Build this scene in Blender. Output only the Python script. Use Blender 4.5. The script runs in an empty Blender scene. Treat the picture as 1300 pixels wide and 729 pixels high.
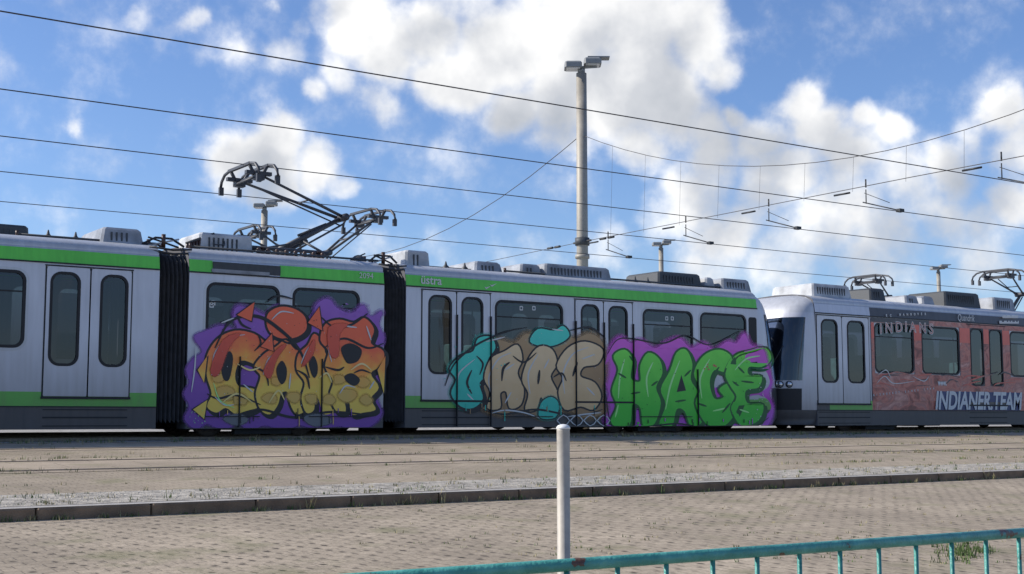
import bpy, math, random
from mathutils import Vector
from mathutils.geometry import tessellate_polygon
random.seed(7)
S = bpy.context.scene
col = S.collection
# ------------------------------------------------------------------ camera frame
F = 1650.0; CX, CY = 650.0, 364.5
TH = math.atan(165.5 / F)
PHI = math.radians(34.5)
ZE = 1.33                      # eye height over the near pavement
QF = 22.1                      # near side of the front trams
ZR = ZE - 0.35                 # rail level of the tram yard
Rv = Vector((math.cos(PHI), -math.sin(PHI), 0))
Fh = Vector((math.sin(PHI), math.cos(PHI), 0))
Fv = Fh * math.cos(TH) + Vector((0, 0, math.sin(TH)))
Uv = -Fh * math.sin(TH) + Vector((0, 0, math.cos(TH)))
EYE = Vector((0, 0, ZE))
def ray(x, y): return (Rv * (x - CX) / F + Fv + Uv * (CY - y) / F).normalized()
def at_q(x, y, q):
    d = ray(x, y); return EYE + d * (q / d.y)
def at_z(x, y, z):
    d = ray(x, y); return EYE + d * ((z - ZE) / d.z)
def px(x, q=QF, y=450): return at_q(x, y, q).x

# ------------------------------------------------------------------ materials
MATS = {}
def mat(name, c, rough=.6, metal=0, spec=.5, noise=0, nscale=8, bump=0, bscale=60, coat=0, dirt=None):
    m = bpy.data.materials.new(name); m.use_nodes = True; nt = m.node_tree; b = nt.nodes['Principled BSDF']
    b.inputs['Roughness'].default_value = rough; b.inputs['Metallic'].default_value = metal
    b.inputs['Specular IOR Level'].default_value = spec; b.inputs['Coat Weight'].default_value = coat
    b.inputs['Base Color'].default_value = (*c, 1)
    tc = nt.nodes.new('ShaderNodeTexCoord')
    if noise:
        n = nt.nodes.new('ShaderNodeTexNoise'); n.inputs['Scale'].default_value = nscale; n.inputs['Detail'].default_value = 6
        nt.links.new(tc.outputs['Object'], n.inputs['Vector'])
        mr = nt.nodes.new('ShaderNodeMapRange'); mr.inputs['From Min'].default_value = .3; mr.inputs['From Max'].default_value = .7
        mr.inputs['To Min'].default_value = 1 - noise; mr.inputs['To Max'].default_value = 1 + noise
        nt.links.new(n.outputs['Fac'], mr.inputs['Value'])
        mx = nt.nodes.new('ShaderNodeVectorMath'); mx.operation = 'SCALE'; mx.inputs[0].default_value = c
        nt.links.new(mr.outputs[0], mx.inputs['Scale']); nt.links.new(mx.outputs[0], b.inputs['Base Color'])
        r2 = nt.nodes.new('ShaderNodeMapRange'); r2.inputs['To Min'].default_value = max(0, rough - .12); r2.inputs['To Max'].default_value = min(1, rough + .12)
        nt.links.new(n.outputs['Fac'], r2.inputs['Value']); nt.links.new(r2.outputs[0], b.inputs['Roughness'])
    if bump:
        n2 = nt.nodes.new('ShaderNodeTexNoise'); n2.inputs['Scale'].default_value = bscale; n2.inputs['Detail'].default_value = 5
        nt.links.new(tc.outputs['Object'], n2.inputs['Vector'])
        bp = nt.nodes.new('ShaderNodeBump'); bp.inputs['Strength'].default_value = bump; bp.inputs['Distance'].default_value = .02
        nt.links.new(n2.outputs['Fac'], bp.inputs['Height']); nt.links.new(bp.outputs[0], b.inputs['Normal'])
    MATS[name] = m; return m
def streaky(name, c, rough, metal, amt=.12):
    """coachwork: large soft variation plus vertical dirt streaks, with shade painted in low down"""
    m = mat(name, c, rough, metal); nt = m.node_tree; b = nt.nodes['Principled BSDF']
    tc = nt.nodes.new('ShaderNodeTexCoord'); mp = nt.nodes.new('ShaderNodeMapping'); mp.inputs['Scale'].default_value = (5, 5, .5)
    n = nt.nodes.new('ShaderNodeTexNoise'); n.inputs['Scale'].default_value = 2.2; n.inputs['Detail'].default_value = 8
    n3 = nt.nodes.new('ShaderNodeTexNoise'); n3.inputs['Scale'].default_value = .7; n3.inputs['Detail'].default_value = 3
    nt.links.new(tc.outputs['Object'], mp.inputs[0]); nt.links.new(mp.outputs[0], n.inputs['Vector']); nt.links.new(tc.outputs['Object'], n3.inputs['Vector'])
    ad = nt.nodes.new('ShaderNodeMath'); ad.operation = 'ADD'; nt.links.new(n.outputs['Fac'], ad.inputs[0]); nt.links.new(n3.outputs['Fac'], ad.inputs[1])
    mr = nt.nodes.new('ShaderNodeMapRange'); mr.inputs['From Min'].default_value = .7; mr.inputs['From Max'].default_value = 1.3
    mr.inputs['To Min'].default_value = 1 - amt; mr.inputs['To Max'].default_value = 1 + amt
    nt.links.new(ad.outputs[0], mr.inputs['Value'])
    mx = nt.nodes.new('ShaderNodeVectorMath'); mx.operation = 'SCALE'; mx.inputs[0].default_value = c
    nt.links.new(mr.outputs[0], mx.inputs['Scale'])
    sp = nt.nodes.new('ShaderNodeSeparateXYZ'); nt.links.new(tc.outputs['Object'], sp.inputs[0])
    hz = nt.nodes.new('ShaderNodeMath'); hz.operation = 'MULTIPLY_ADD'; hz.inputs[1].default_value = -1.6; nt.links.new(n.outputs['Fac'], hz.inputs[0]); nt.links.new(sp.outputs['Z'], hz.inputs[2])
    dr = nt.nodes.new('ShaderNodeMapRange'); dr.inputs['From Min'].default_value = .9; dr.inputs['From Max'].default_value = -.4; dr.inputs['To Min'].default_value = 0; dr.inputs['To Max'].default_value = .5; nt.links.new(hz.outputs[0], dr.inputs['Value'])  # shade of the lower body side, put into the colour as a brownish darkening
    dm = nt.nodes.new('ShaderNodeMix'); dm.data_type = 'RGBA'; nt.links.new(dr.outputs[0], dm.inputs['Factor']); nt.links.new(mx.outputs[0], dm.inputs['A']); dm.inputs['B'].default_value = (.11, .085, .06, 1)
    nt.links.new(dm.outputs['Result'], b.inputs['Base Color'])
    return m
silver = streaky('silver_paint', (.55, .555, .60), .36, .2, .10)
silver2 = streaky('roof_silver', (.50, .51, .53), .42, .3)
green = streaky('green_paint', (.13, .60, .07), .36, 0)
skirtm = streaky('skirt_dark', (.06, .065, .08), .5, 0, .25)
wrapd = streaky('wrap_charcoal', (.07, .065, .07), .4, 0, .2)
rubber = mat('rubber', (.012, .012, .014), .6)
bellm = mat('bellows_fabric', (.05, .05, .053), .7, noise=.25)
darkint = mat('interior_grey', (.10, .10, .11), .8)
seatm = mat('seat_fabric', (.10, .22, .20), .9, noise=.3)
blackm = mat('black_steel', (.015, .016, .018), .5)
chassis = mat('chassis', (.02, .02, .02), .8, noise=.4)
whitep = mat('white_lettering', (.62, .63, .62), .5)
blackp = mat('spray_black', (.012, .012, .015), .45)
whites = mat('spray_white', (.62, .62, .60), .5)
boxg = mat('roof_box_grey', (.27, .285, .31), .55, .1, noise=.35, nscale=3)
boxw = mat('roof_box_light', (.42, .43, .44), .55, noise=.3, nscale=3)
boxd = mat('roof_box_dark', (.05, .055, .06), .6, noise=.2)
pantm = mat('pantograph_steel', (.05, .052, .06), .5)
insul = mat('insulator_brown', (.06, .03, .02), .35)
wirem = mat('copper_wire', (.06, .055, .055), .6)
galv = mat('galvanised_steel', (.40, .37, .32), .6, .15, noise=.15, nscale=14)
mastm = mat('mast_steel', (.32, .295, .25), .6, .2, noise=.15, nscale=3)
lampm = mat('lamp_housing', (.22, .23, .23), .5, noise=.1)
lampglass = mat('lamp_glass', (.6, .62, .62), .15)
railm = mat('railing_teal', (.06, .27, .23), .38, bump=.25, bscale=90)
_nt = railm.node_tree; _b = _nt.nodes['Principled BSDF']; _n = _nt.nodes.new('ShaderNodeTexNoise'); _n.inputs['Scale'].default_value = 16; _n.inputs['Detail'].default_value = 8; _tc = _nt.nodes.new('ShaderNodeTexCoord'); _nt.links.new(_tc.outputs['Object'], _n.inputs['Vector'])
_c = _nt.nodes.new('ShaderNodeValToRGB'); _e = _c.color_ramp.elements; _e[0].position = .30; _e[0].color = (.10, .05, .03, 1); _e[1].position = .7; _e[1].color = (.10, .36, .31, 1)
for _p, _k in ((.34, (.10, .05, .03, 1)), (.355, (.045, .22, .19, 1)), (.5, (.06, .27, .23, 1))): _x = _e.new(_p); _x.color = _k
_nt.links.new(_n.outputs['Fac'], _c.inputs[0]); _nt.links.new(_c.outputs[0], _b.inputs['Base Color'])
steelr = mat('rail_steel', (.20, .17, .15), .45, .6, noise=.3, nscale=20)
chrome = mat('lamp_chrome', (.7, .7, .7), .15, .8)
capm = mat('bollard_cap', (.72, .72, .70), .4, noise=.05)

def glassmat(name, tint, ior=1.5):
    m = bpy.data.materials.new(name); m.use_nodes = True; nt = m.node_tree; nt.nodes.clear()
    o = nt.nodes.new('ShaderNodeOutputMaterial'); t = nt.nodes.new('ShaderNodeBsdfTransparent'); t.inputs[0].default_value = (*tint, 1)
    g = nt.nodes.new('ShaderNodeBsdfGlossy'); g.inputs['Roughness'].default_value = .03; g.inputs[0].default_value = (.9, .95, 1, 1)
    f = nt.nodes.new('ShaderNodeFresnel'); f.inputs[0].default_value = ior
    n = nt.nodes.new('ShaderNodeTexNoise'); n.inputs['Scale'].default_value = 1.3; bp = nt.nodes.new('ShaderNodeBump'); bp.inputs['Strength'].default_value = .04; bp.inputs['Distance'].default_value = .03
    nt.links.new(n.outputs['Fac'], bp.inputs['Height']); nt.links.new(bp.outputs[0], g.inputs['Normal'])
    mx = nt.nodes.new('ShaderNodeMixShader'); nt.links.new(f.outputs[0], mx.inputs[0]); nt.links.new(t.outputs[0], mx.inputs[1]); nt.links.new(g.outputs[0], mx.inputs[2])
    nt.links.new(mx.outputs[0], o.inputs[0]); return m
glass = glassmat('tinted_glass', (.19, .22, .27), 1.6)
glassd = glassmat('windscreen_glass', (.10, .13, .14), 1.8)

def gradmat(name, lo, hi, z0, z1, third=None):
    """spray paint whose own pigment fades from one colour to another up the panel"""
    m = mat(name, lo, .42); nt = m.node_tree; b = nt.nodes['Principled BSDF']
    tc = nt.nodes.new('ShaderNodeTexCoord'); sp = nt.nodes.new('ShaderNodeSeparateXYZ'); n = nt.nodes.new('ShaderNodeTexNoise'); n.inputs['Scale'].default_value = 2.6; n.inputs['Detail'].default_value = 4
    nt.links.new(tc.outputs['Object'], sp.inputs[0]); nt.links.new(tc.outputs['Object'], n.inputs['Vector'])
    a = nt.nodes.new('ShaderNodeMath'); a.operation = 'MULTIPLY_ADD'; a.inputs[1].default_value = 1.3; nt.links.new(n.outputs['Fac'], a.inputs[0]); nt.links.new(sp.outputs['Z'], a.inputs[2])
    mr = nt.nodes.new('ShaderNodeMapRange'); mr.inputs['From Min'].default_value = z0 + .65; mr.inputs['From Max'].default_value = z1 + .65
    nt.links.new(a.outputs[0], mr.inputs['Value'])
    cr = nt.nodes.new('ShaderNodeValToRGB'); cr.color_ramp.elements[0].color = (*lo, 1); cr.color_ramp.elements[1].color = (*hi, 1)
    if third: e = cr.color_ramp.elements.new(.5); e.color = (*third, 1)
    nt.links.new(mr.outputs[0], cr.inputs[0]); nt.links.new(cr.outputs[0], b.inputs['Base Color']); return m
g_orange = gradmat('spray_orange_to_yellow', (.90, .60, .09), (.90, .15, .06), .95, 1.75, (.95, .34, .06))
g_red = gradmat('spray_red', (.62, .07, .04), (.80, .12, .06), 1.0, 2.2)
g_pale = gradmat('spray_pale_yellow', (.85, .66, .22), (.90, .70, .35), .6, 2.0)
g_ochre = gradmat('spray_ochre', (.72, .45, .10), (.85, .40, .07), .7, 1.5)
g_purple = gradmat('spray_purple', (.20, .06, .34), (.34, .13, .52), .5, 2.6)
g_teal = gradmat('spray_teal', (.03, .52, .38), (.08, .72, .55), .6, 2.2)
g_tan = gradmat('spray_tan', (.70, .46, .22), (.88, .66, .38), .6, 2.2)
g_brown = gradmat('spray_brown', (.34, .20, .09), (.48, .31, .15), .6, 2.2)
g_green = gradmat('spray_green', (.05, .55, .03), (.20, .80, .08), .5, 2.0)
g_lime = gradmat('spray_lime', (.40, .85, .25), (.5, .9, .4), .5, 2.0)
g_mag = gradmat('spray_magenta', (.50, .07, .50), (.75, .14, .66), .5, 2.2)
g_grey = gradmat('spray_grey', (.16, .16, .17), (.24, .24, .25), .5, 2.0)
g_dgreen = gradmat('spray_dark_green', (.005, .10, .012), (.01, .13, .02), .5, 2.0)
w_red = gradmat('wrap_red', (.60, .13, .09), (.78, .17, .12), 2.0, 2.7)
def printmat(name):
    m = mat(name, (.3, .1, .08), .35); nt = m.node_tree; b = nt.nodes['Principled BSDF']
    tc = nt.nodes.new('ShaderNodeTexCoord'); mp = nt.nodes.new('ShaderNodeMapping'); mp.inputs['Scale'].default_value = (1, 1, 1.3)
    n = nt.nodes.new('ShaderNodeTexNoise'); n.inputs['Scale'].default_value = 1.6; n.inputs['Detail'].default_value = 5; n.inputs['Distortion'].default_value = 1.8
    nt.links.new(tc.outputs['Object'], mp.inputs[0]); nt.links.new(mp.outputs[0], n.inputs['Vector'])
    cr = nt.nodes.new('ShaderNodeValToRGB'); e = cr.color_ramp.elements; e[0].position = .34; e[0].color = (.20, .05, .04, 1); e[1].position = .68; e[1].color = (.62, .30, .24, 1)
    for p_, c_ in ((.44, (.44, .12, .09, 1)), (.50, (.55, .19, .14, 1)), (.56, (.36, .13, .11, 1))): k = e.new(p_); k.color = c_
    nt.links.new(n.outputs['Fac'], cr.inputs[0]); nt.links.new(cr.outputs[0], b.inputs['Base Color']); return m
w_brown = printmat('wrap_print')
w_blue = gradmat('wrap_blue', (.02, .035, .12), (.03, .05, .16), .5, 1.2)
w_light = gradmat('wrap_salmon', (.30, .12, .09), (.42, .22, .18), .9, 2.3)

# ------------------------------------------------------------------ mesh builder
class MB:
    def __init__(s): s.v = []; s.f = []; s.mi = []; s.mats = []; s.sm = []
    def m(s, m):
        if m not in s.mats: s.mats.append(m)
        return s.mats.index(m)
    def face(s, pts, m, smooth=False):
        n = len(s.v); s.v += [tuple(p) for p in pts]; s.f.append(tuple(range(n, n + len(pts)))); s.mi.append(s.m(m)); s.sm.append(smooth)
    def raw(s, vs, fs, m, smooth=False):
        n = len(s.v); s.v += [tuple(p) for p in vs]; k = s.m(m)
        for f in fs: s.f.append(tuple(i + n for i in f)); s.mi.append(k); s.sm.append(smooth)
    def box(s, x0, x1, y0, y1, z0, z1, m, top=(0, 0), bev=0):
        tx, ty = top
        if bev:
            b = bev
            ring = lambda z, e: [(x0 + e + b2x, y0 + e + b2y, z) for b2x, b2y in ()]
            def rr(z, e):
                a0, a1, c0, c1 = x0 + e, x1 - e, y0 + e, y1 - e
                return [(a0 + b, c0, z), (a1 - b, c0, z), (a1, c0 + b, z), (a1, c1 - b, z), (a1 - b, c1, z), (a0 + b, c1, z), (a0, c1 - b, z), (a0, c0 + b, z)]
            L = [rr(z0, 0), rr(z1 - b, max(tx, 0) * .8), rr(z1, max(tx, 0) + b * .7)]
            vs = sum(L, []); fs = [tuple(reversed(range(8)))]
            for k in range(2):
                for i in range(8): fs.append((k * 8 + i, k * 8 + (i + 1) % 8, k * 8 + 8 + (i + 1) % 8, k * 8 + 8 + i))
            fs.append(tuple(range(16, 24))); s.raw(vs, fs, m); return
        v = [(x0, y0, z0), (x1, y0, z0), (x1, y1, z0), (x0, y1, z0), (x0 + tx, y0 + ty, z1), (x1 - tx, y0 + ty, z1), (x1 - tx, y1 - ty, z1), (x0 + tx, y1 - ty, z1)]
        s.raw(v, [(3, 2, 1, 0), (4, 5, 6, 7), (0, 1, 5, 4), (1, 2, 6, 5), (2, 3, 7, 6), (3, 0, 4, 7)], m)
    def tube(s, pts, r, m, n=8, r2=None, caps=True):
        pts = [Vector(p) for p in pts]; L = len(pts); vs = []
        for i, p in enumerate(pts):
            t = (pts[min(i + 1, L - 1)] - pts[max(i - 1, 0)]).normalized()
            a = Vector((0, 0, 1)) if abs(t.z) < .9 else Vector((1, 0, 0))
            u = t.cross(a).normalized(); w = t.cross(u); rr = r if r2 is None else r + (r2 - r) * i / (L - 1)
            for k in range(n): an = 2 * math.pi * k / n; vs.append(p + (u * math.cos(an) + w * math.sin(an)) * rr)
        fs = []
        for i in range(L - 1):
            for k in range(n): fs.append((i * n + k, (i + 1) * n + k, (i + 1) * n + (k + 1) % n, i * n + (k + 1) % n))
        if caps: fs.append(tuple(range(n))); fs.append(tuple(reversed(range((L - 1) * n, L * n))))
        s.raw(vs, fs, m, True)
    def lathe(s, prof, m, n=20, c=(0, 0, 0), axis='z'):
        vs = []
        for (r, z) in prof:
            for k in range(n):
                a = 2 * math.pi * k / n
                if axis == 'z': vs.append((c[0] + r * math.cos(a), c[1] + r * math.sin(a), c[2] + z))
                else: vs.append((c[0] + r * math.cos(a), c[1] + z, c[2] + r * math.sin(a)))
        fs = []
        for i in range(len(prof) - 1):
            for k in range(n): fs.append((i * n + k, i * n + (k + 1) % n, (i + 1) * n + (k + 1) % n, (i + 1) * n + k))
        fs.append(tuple(range(n))); fs.append(tuple(range((len(prof) - 1) * n, len(prof) * n)))
        s.raw(vs, fs, m, True)
    def sheet(s, loops, d, m, th=0):
        """loops of (u,h) in the side plane at depth y=d; optional thickness going inward"""
        L = [[Vector((u, 0, h)) for u, h in lp] for lp in loops]
        tris = tessellate_polygon([[Vector((a.x, a.z, 0)) for a in lp] for lp in L])
        flat = [p for lp in L for p in lp]
        s.raw([(p.x, d, p.z) for p in flat], [tuple(t) for t in tris], m)
        if th:
            for lp in L:
                n = len(lp); vs = [(p.x, d, p.z) for p in lp] + [(p.x, d + th, p.z) for p in lp]
                s.raw(vs, [(i, (i + 1) % n, n + (i + 1) % n, n + i) for i in range(n)], m)
    def build(s, name, parent=None, bevel=None):
        me = bpy.data.meshes.new(name); me.from_pydata(s.v, [], s.f)
        for m in s.mats: me.materials.append(m)
        me.polygons.foreach_set('material_index', s.mi); me.polygons.foreach_set('use_smooth', s.sm); me.update()
        o = bpy.data.objects.new(name, me); col.objects.link(o)
        if parent: o.parent = parent
        return o
def tag(o, label=None, cat=None, group=None, kind=None):
    if label: o['label'] = label
    if cat: o['category'] = cat
    if group: o['group'] = group
    if kind: o['kind'] = kind
    return o
def empty(name, loc, label, cat, group=None, rz=0):
    o = bpy.data.objects.new(name, None); col.objects.link(o); o.location = loc; o.rotation_euler.z = rz; o.empty_display_size = .3
    return tag(o, label, cat, group)
def rrect(u0, u1, h0, h1, r, r2=None, n=6):
    r2 = r if r2 is None else r2; pts = []
    for (cx, cz, a0, rr) in ((u1 - r2, h0 + r2, -90, r2), (u1 - r, h1 - r, 0, r), (u0 + r, h1 - r, 90, r), (u0 + r2, h0 + r2, 180, r2)):
        for k in range(n + 1): a = math.radians(a0 + 90 * k / n); pts.append((cx + rr * math.cos(a), cz + rr * math.sin(a)))
    return pts
def spline(pts, n=6):
    L = len(pts); out = []
    for i in range(L):
        p0, p1, p2, p3 = pts[i - 1], pts[i], pts[(i + 1) % L], pts[(i + 2) % L]
        for k in range(n):
            t = k / n; f = lambda a: .5 * ((2 * p1[a]) + (-p0[a] + p2[a]) * t + (2 * p0[a] - 5 * p1[a] + 4 * p2[a] - p3[a]) * t * t + (-p0[a] + 3 * p1[a] - 3 * p2[a] + p3[a]) * t ** 3)
            out.append((f(0), f(1)))
    return out
def offset(lp, d):
    L = len(lp); ar = sum(lp[i - 1][0] * lp[i][1] - lp[i][0] * lp[i - 1][1] for i in range(L)); sg = 1 if ar > 0 else -1; out = []
    for i in range(L):
        ax, ay = lp[i - 1]; bx, by = lp[(i + 1) % L]; tx, ty = bx - ax, by - ay; n = math.hypot(tx, ty) or 1
        out.append((lp[i][0] + sg * ty / n * d, lp[i][1] - sg * tx / n * d))
    return out

# ------------------------------------------------------------------ lettering
def letters(s, size, m, name, parent, u, h, d, shear=0, sx=1, sp=1, bold=0, rot=0, outline=0):
    cu = bpy.data.curves.new('lettering', 'FONT'); cu.body = s; cu.size = size; cu.shear = shear; cu.space_character = sp; cu.offset = bold; cu.extrude = .0015
    if outline: cu.fill_mode = 'NONE'; cu.extrude = 0; cu.bevel_depth = outline; cu.bevel_resolution = 0
    cu.resolution_u = 4
    t = bpy.data.objects.new('lettering', cu); col.objects.link(t); dg = bpy.context.evaluated_depsgraph_get()
    me = bpy.data.meshes.new_from_object(t.evaluated_get(dg)); bpy.data.objects.remove(t)
    c, sn = math.cos(rot), math.sin(rot)
    for v in me.vertices:
        x, y, z = v.co; x *= sx; v.co = (u + x * c - y * sn, d - z, h + x * sn + y * c)
    me.materials.clear(); me.materials.append(m)
    o = bpy.data.objects.new(name, me); col.objects.link(o); o.parent = parent; return o

# ------------------------------------------------------------------ tram
W = 2.65
H_SB, H_ST, H_GT, H_WT, H_BT = .15, .53, .77, 2.92, 3.18     # skirt, stripe, wall, band
ROOF = [(.0, H_BT), (.05, 3.24), (.16, 3.32), (.36, 3.385), (.75, 3.43), (W / 2, 3.45)]
def section(u0, u1, holes, parent, band, stripe, wallm=silver, name='body', stripes=None, roofm=silver2):
    b = MB()
    for side in (0, 1):
        d = 0 if side == 0 else W
        b.sheet([[(u0, H_GT), (u1, H_GT), (u1, H_WT), (u0, H_WT)]] + holes, d, wallm)
        for (a, c, z0, z1, mm) in [(u0, u1, H_SB, H_ST, skirtm)]:
            b.face([(a, d, z0), (c, d, z0), (c, d, z1), (a, d, z1)], mm)
        for (a, c, mm) in (stripes or [(u0, u1, stripe)]): b.face([(a, d, H_ST), (c, d, H_ST), (c, d, H_GT), (a, d, H_GT)], mm)
        for (a, c, mm) in (band if isinstance(band, list) else [(u0, u1, band)]):
            e = .035 if side == 0 else -.035
            b.face([(a, d, H_WT), (c, d, H_WT), (c, d + e, H_BT - .03), (a, d + e, H_BT - .03)], mm)
            b.face([(a, d + e, H_BT - .03), (c, d + e, H_BT - .03), (c, d + e * 1.6, H_BT), (a, d + e * 1.6, H_BT)], roofm)
    pr = [(x + .05, z) for x, z in ROOF[:1]] + ROOF[1:]
    full = [(max(x, .056), z) for x, z in ROOF] + [(W - max(x, .056), z) for x, z in reversed(ROOF[:-1])]
    vs = [(u0, x, z) for x, z in full] + [(u1, x, z) for x, z in full]; n = len(full)
    b.raw(vs, [(i, n + i, n + i + 1, i + 1) for i in range(n - 1)], roofm, True)
    for uu in (u0, u1):   # end walls with gangway left dark
        for (a, c) in ((0, .45), (W - .45, W)): b.face([(uu, a, H_SB), (uu, c, H_SB), (uu, c, H_WT), (uu, a, H_WT)], darkint)
        b.face([(uu, 0, H_WT)] + [(uu, x, z) for x, z in full] + [(uu, W, H_WT)], darkint)
    b.face([(u0, .02, .86), (u1, .02, .86), (u1, W - .02, .86), (u0, W - .02, .86)], darkint)
    b.face([(u0, .02, 2.95), (u1, .02, 2.95), (u1, W - .02, 2.95), (u0, W - .02, 2.95)], darkint)
    b.face([(u0, .0, H_SB), (u1, .0, H_SB), (u1, W, H_SB), (u0, W, H_SB)], chassis)
    # seam lines and drip rail
    b.box(u0, u1, -.018, 0, H_WT - .012, H_WT + .012, rubber)
    b.box(u0, u1, -.012, 0, H_ST - .012, H_ST + .006, rubber)
    return b.build(name, parent)
def window(u0, u1, h0, h1, parent, r=.17, vent=True):
    f = MB(); f.sheet([rrect(u0, u1, h0, h1, r), rrect(u0 + .05, u1 - .05, h0 + .05, h1 - .05, r - .04)], -.010, rubber, .05)
    if vent: f.box(u0 + .05, u1 - .05, -.004, .012, h1 - .36, h1 - .335, rubber)
    fo = f.build('window', parent)
    g = MB(); g.sheet([rrect(u0 + .045, u1 - .045, h0 + .045, h1 - .045, r - .04)], .012, glass); g.build('pane', fo)
    hl = MB(); hl.sheet([rrect(u0 - .045, u1 + .045, h0 - .045, h1 + .045, r + .04), rrect(u0 - .001, u1 + .001, h0 - .001, h1 + .001, r)], -.005, silver2, .005)
    hl.build('trim', fo)
    return rrect(u0 + .02, u1 - .02, h0 + .02, h1 - .02, r - .015)
def farwindow(u0, u1, h0, h1, mb, r=.17):
    mb.sheet([rrect(u0, u1, h0, h1, r)], W + .004, glass)
def door(u0, u1, parent, g0, g1, leafm=silver, h0=.70, h1=2.86, gt=2.76, gb=1.22):
    """one sliding leaf with its glazing"""
    L = MB(); L.sheet([rrect(u0 + .012, u1 - .012, h0, h1, .05, .02), rrect(g0 + .02, g1 - .02, gb + .02, gt - .02, .14)], -.014, leafm, .014)
    L.box(u0 - .012, u0 + .012, -.008, 0, h0 - .02, h1, rubber); L.box(u1 - .012, u1 + .012, -.008, 0, h0 - .02, h1, rubber)
    o = L.build('door', parent)
    f = MB(); f.sheet([rrect(g0 - .02, g1 + .02, gb - .02, gt + .02, .18), rrect(g0 + .025, g1 - .025, gb + .025, gt - .025, .14)], -.020, rubber, .03); f.build('seal', o)
    g = MB(); g.sheet([rrect(g0 + .02, g1 - .02, gb + .02, gt - .02, .14)], .004, glass); g.build('pane', o)
    return rrect(g0 + .01, g1 - .01, gb + .01, gt - .01, .15)
def doorway(u0, um, u1, parent):
    b = MB(); b.box(u0 - .02, u1 + .02, -.022, -.002, 2.865, 2.885, rubber); b.build('door_header', parent)
    b = MB(); b.box(u0 - .02, u1 + .02, -.03, 0, .655, .695, rubber); b.build('door_sill', parent)
    for z0, z1 in ((.20, .215), (.335, .36), (.47, .485)): b = MB(); b.box(u0 + .02, u1 - .02, -.008, 0, z0, z1, rubber); b.build('step', parent)
def seats(us, parent):
    for u in us:
        for d in (.18, 1.62):
            b = MB(); b.box(u, u + .44, d, d + .85, 1.22, 1.32, seatm, bev=.03); b.box(u - .04, u + .06, d, d + .85, 1.25, 1.95, seatm, bev=.03); b.build('seat', parent)
def poles(us, parent):
    for u in us: b = MB(); b.tube([(u, .55, .86), (u, .55, 2.94)], .018, chrome, 8); b.build('grab_pole', parent)
def bellows(u0, u1, parent):
    b = MB(); n = 7; N = n * 2
    prof = [(0.03, H_SB + .1), (0.03, 2.86), (.10, 3.1), (.3, 3.26), (.75, 3.32), (W / 2, 3.33)]; prof = prof + [(W - a, z) for a, z in reversed(prof[:-1])]
    P = len(prof); vs = []
    for i in range(N + 1):
        e = .0 if i % 2 else .085; u = u0 + (u1 - u0) * i / N
        for (a, z) in prof:
            cx = W / 2; k = 1 - e / 1.3; vs.append((u, cx + (a - cx) * k, 1.7 + (z - 1.7) * (1 - e / 1.9)))
    b.raw(vs, [(i * P + j, (i + 1) * P + j, (i + 1) * P + j + 1, i * P + j + 1) for i in range(N) for j in range(P - 1)], bellm)
    o = b.build('bellows', parent)
    c = MB()
    for uu in (u0 + .02, u1 - .02): c.box(uu - .03, uu + .03, -.004, W + .004, H_SB, 3.2, blackm)
    return o
def bogie(u, parent):
    b = MB(); b.box(u - 1.35, u + 1.35, .28, .42, .22, .48, chassis); b.box(u - 1.35, u + 1.35, W - .42, W - .28, .22, .48, chassis); b.box(u - .35, u + .35, .3, W - .3, .3, .6, chassis)
    b.box(u - .55, u + .55, .14, .3, .05, .14, chassis)
    o = b.build('bogie', parent)
    for du in (-.9, .9):
        w = MB()
        for d in (.5, W - .62): w.lathe([(.08, 0), (.30, 0), (.33, .04), (.33, .12), (.08, .14)], steelr, 24, (u + du, d, .33), 'y')
        w.tube([(u + du, .5, .33), (u + du, W - .5, .33)], .06, chassis, 8)
        w.build('wheel', o)
def underfloor(ranges, parent):
    for a, c in ranges: b = MB(); b.box(a, c, .12, W - .12, H_SB - .02, .75, chassis); b.build('underfloor_box', parent)
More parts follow.
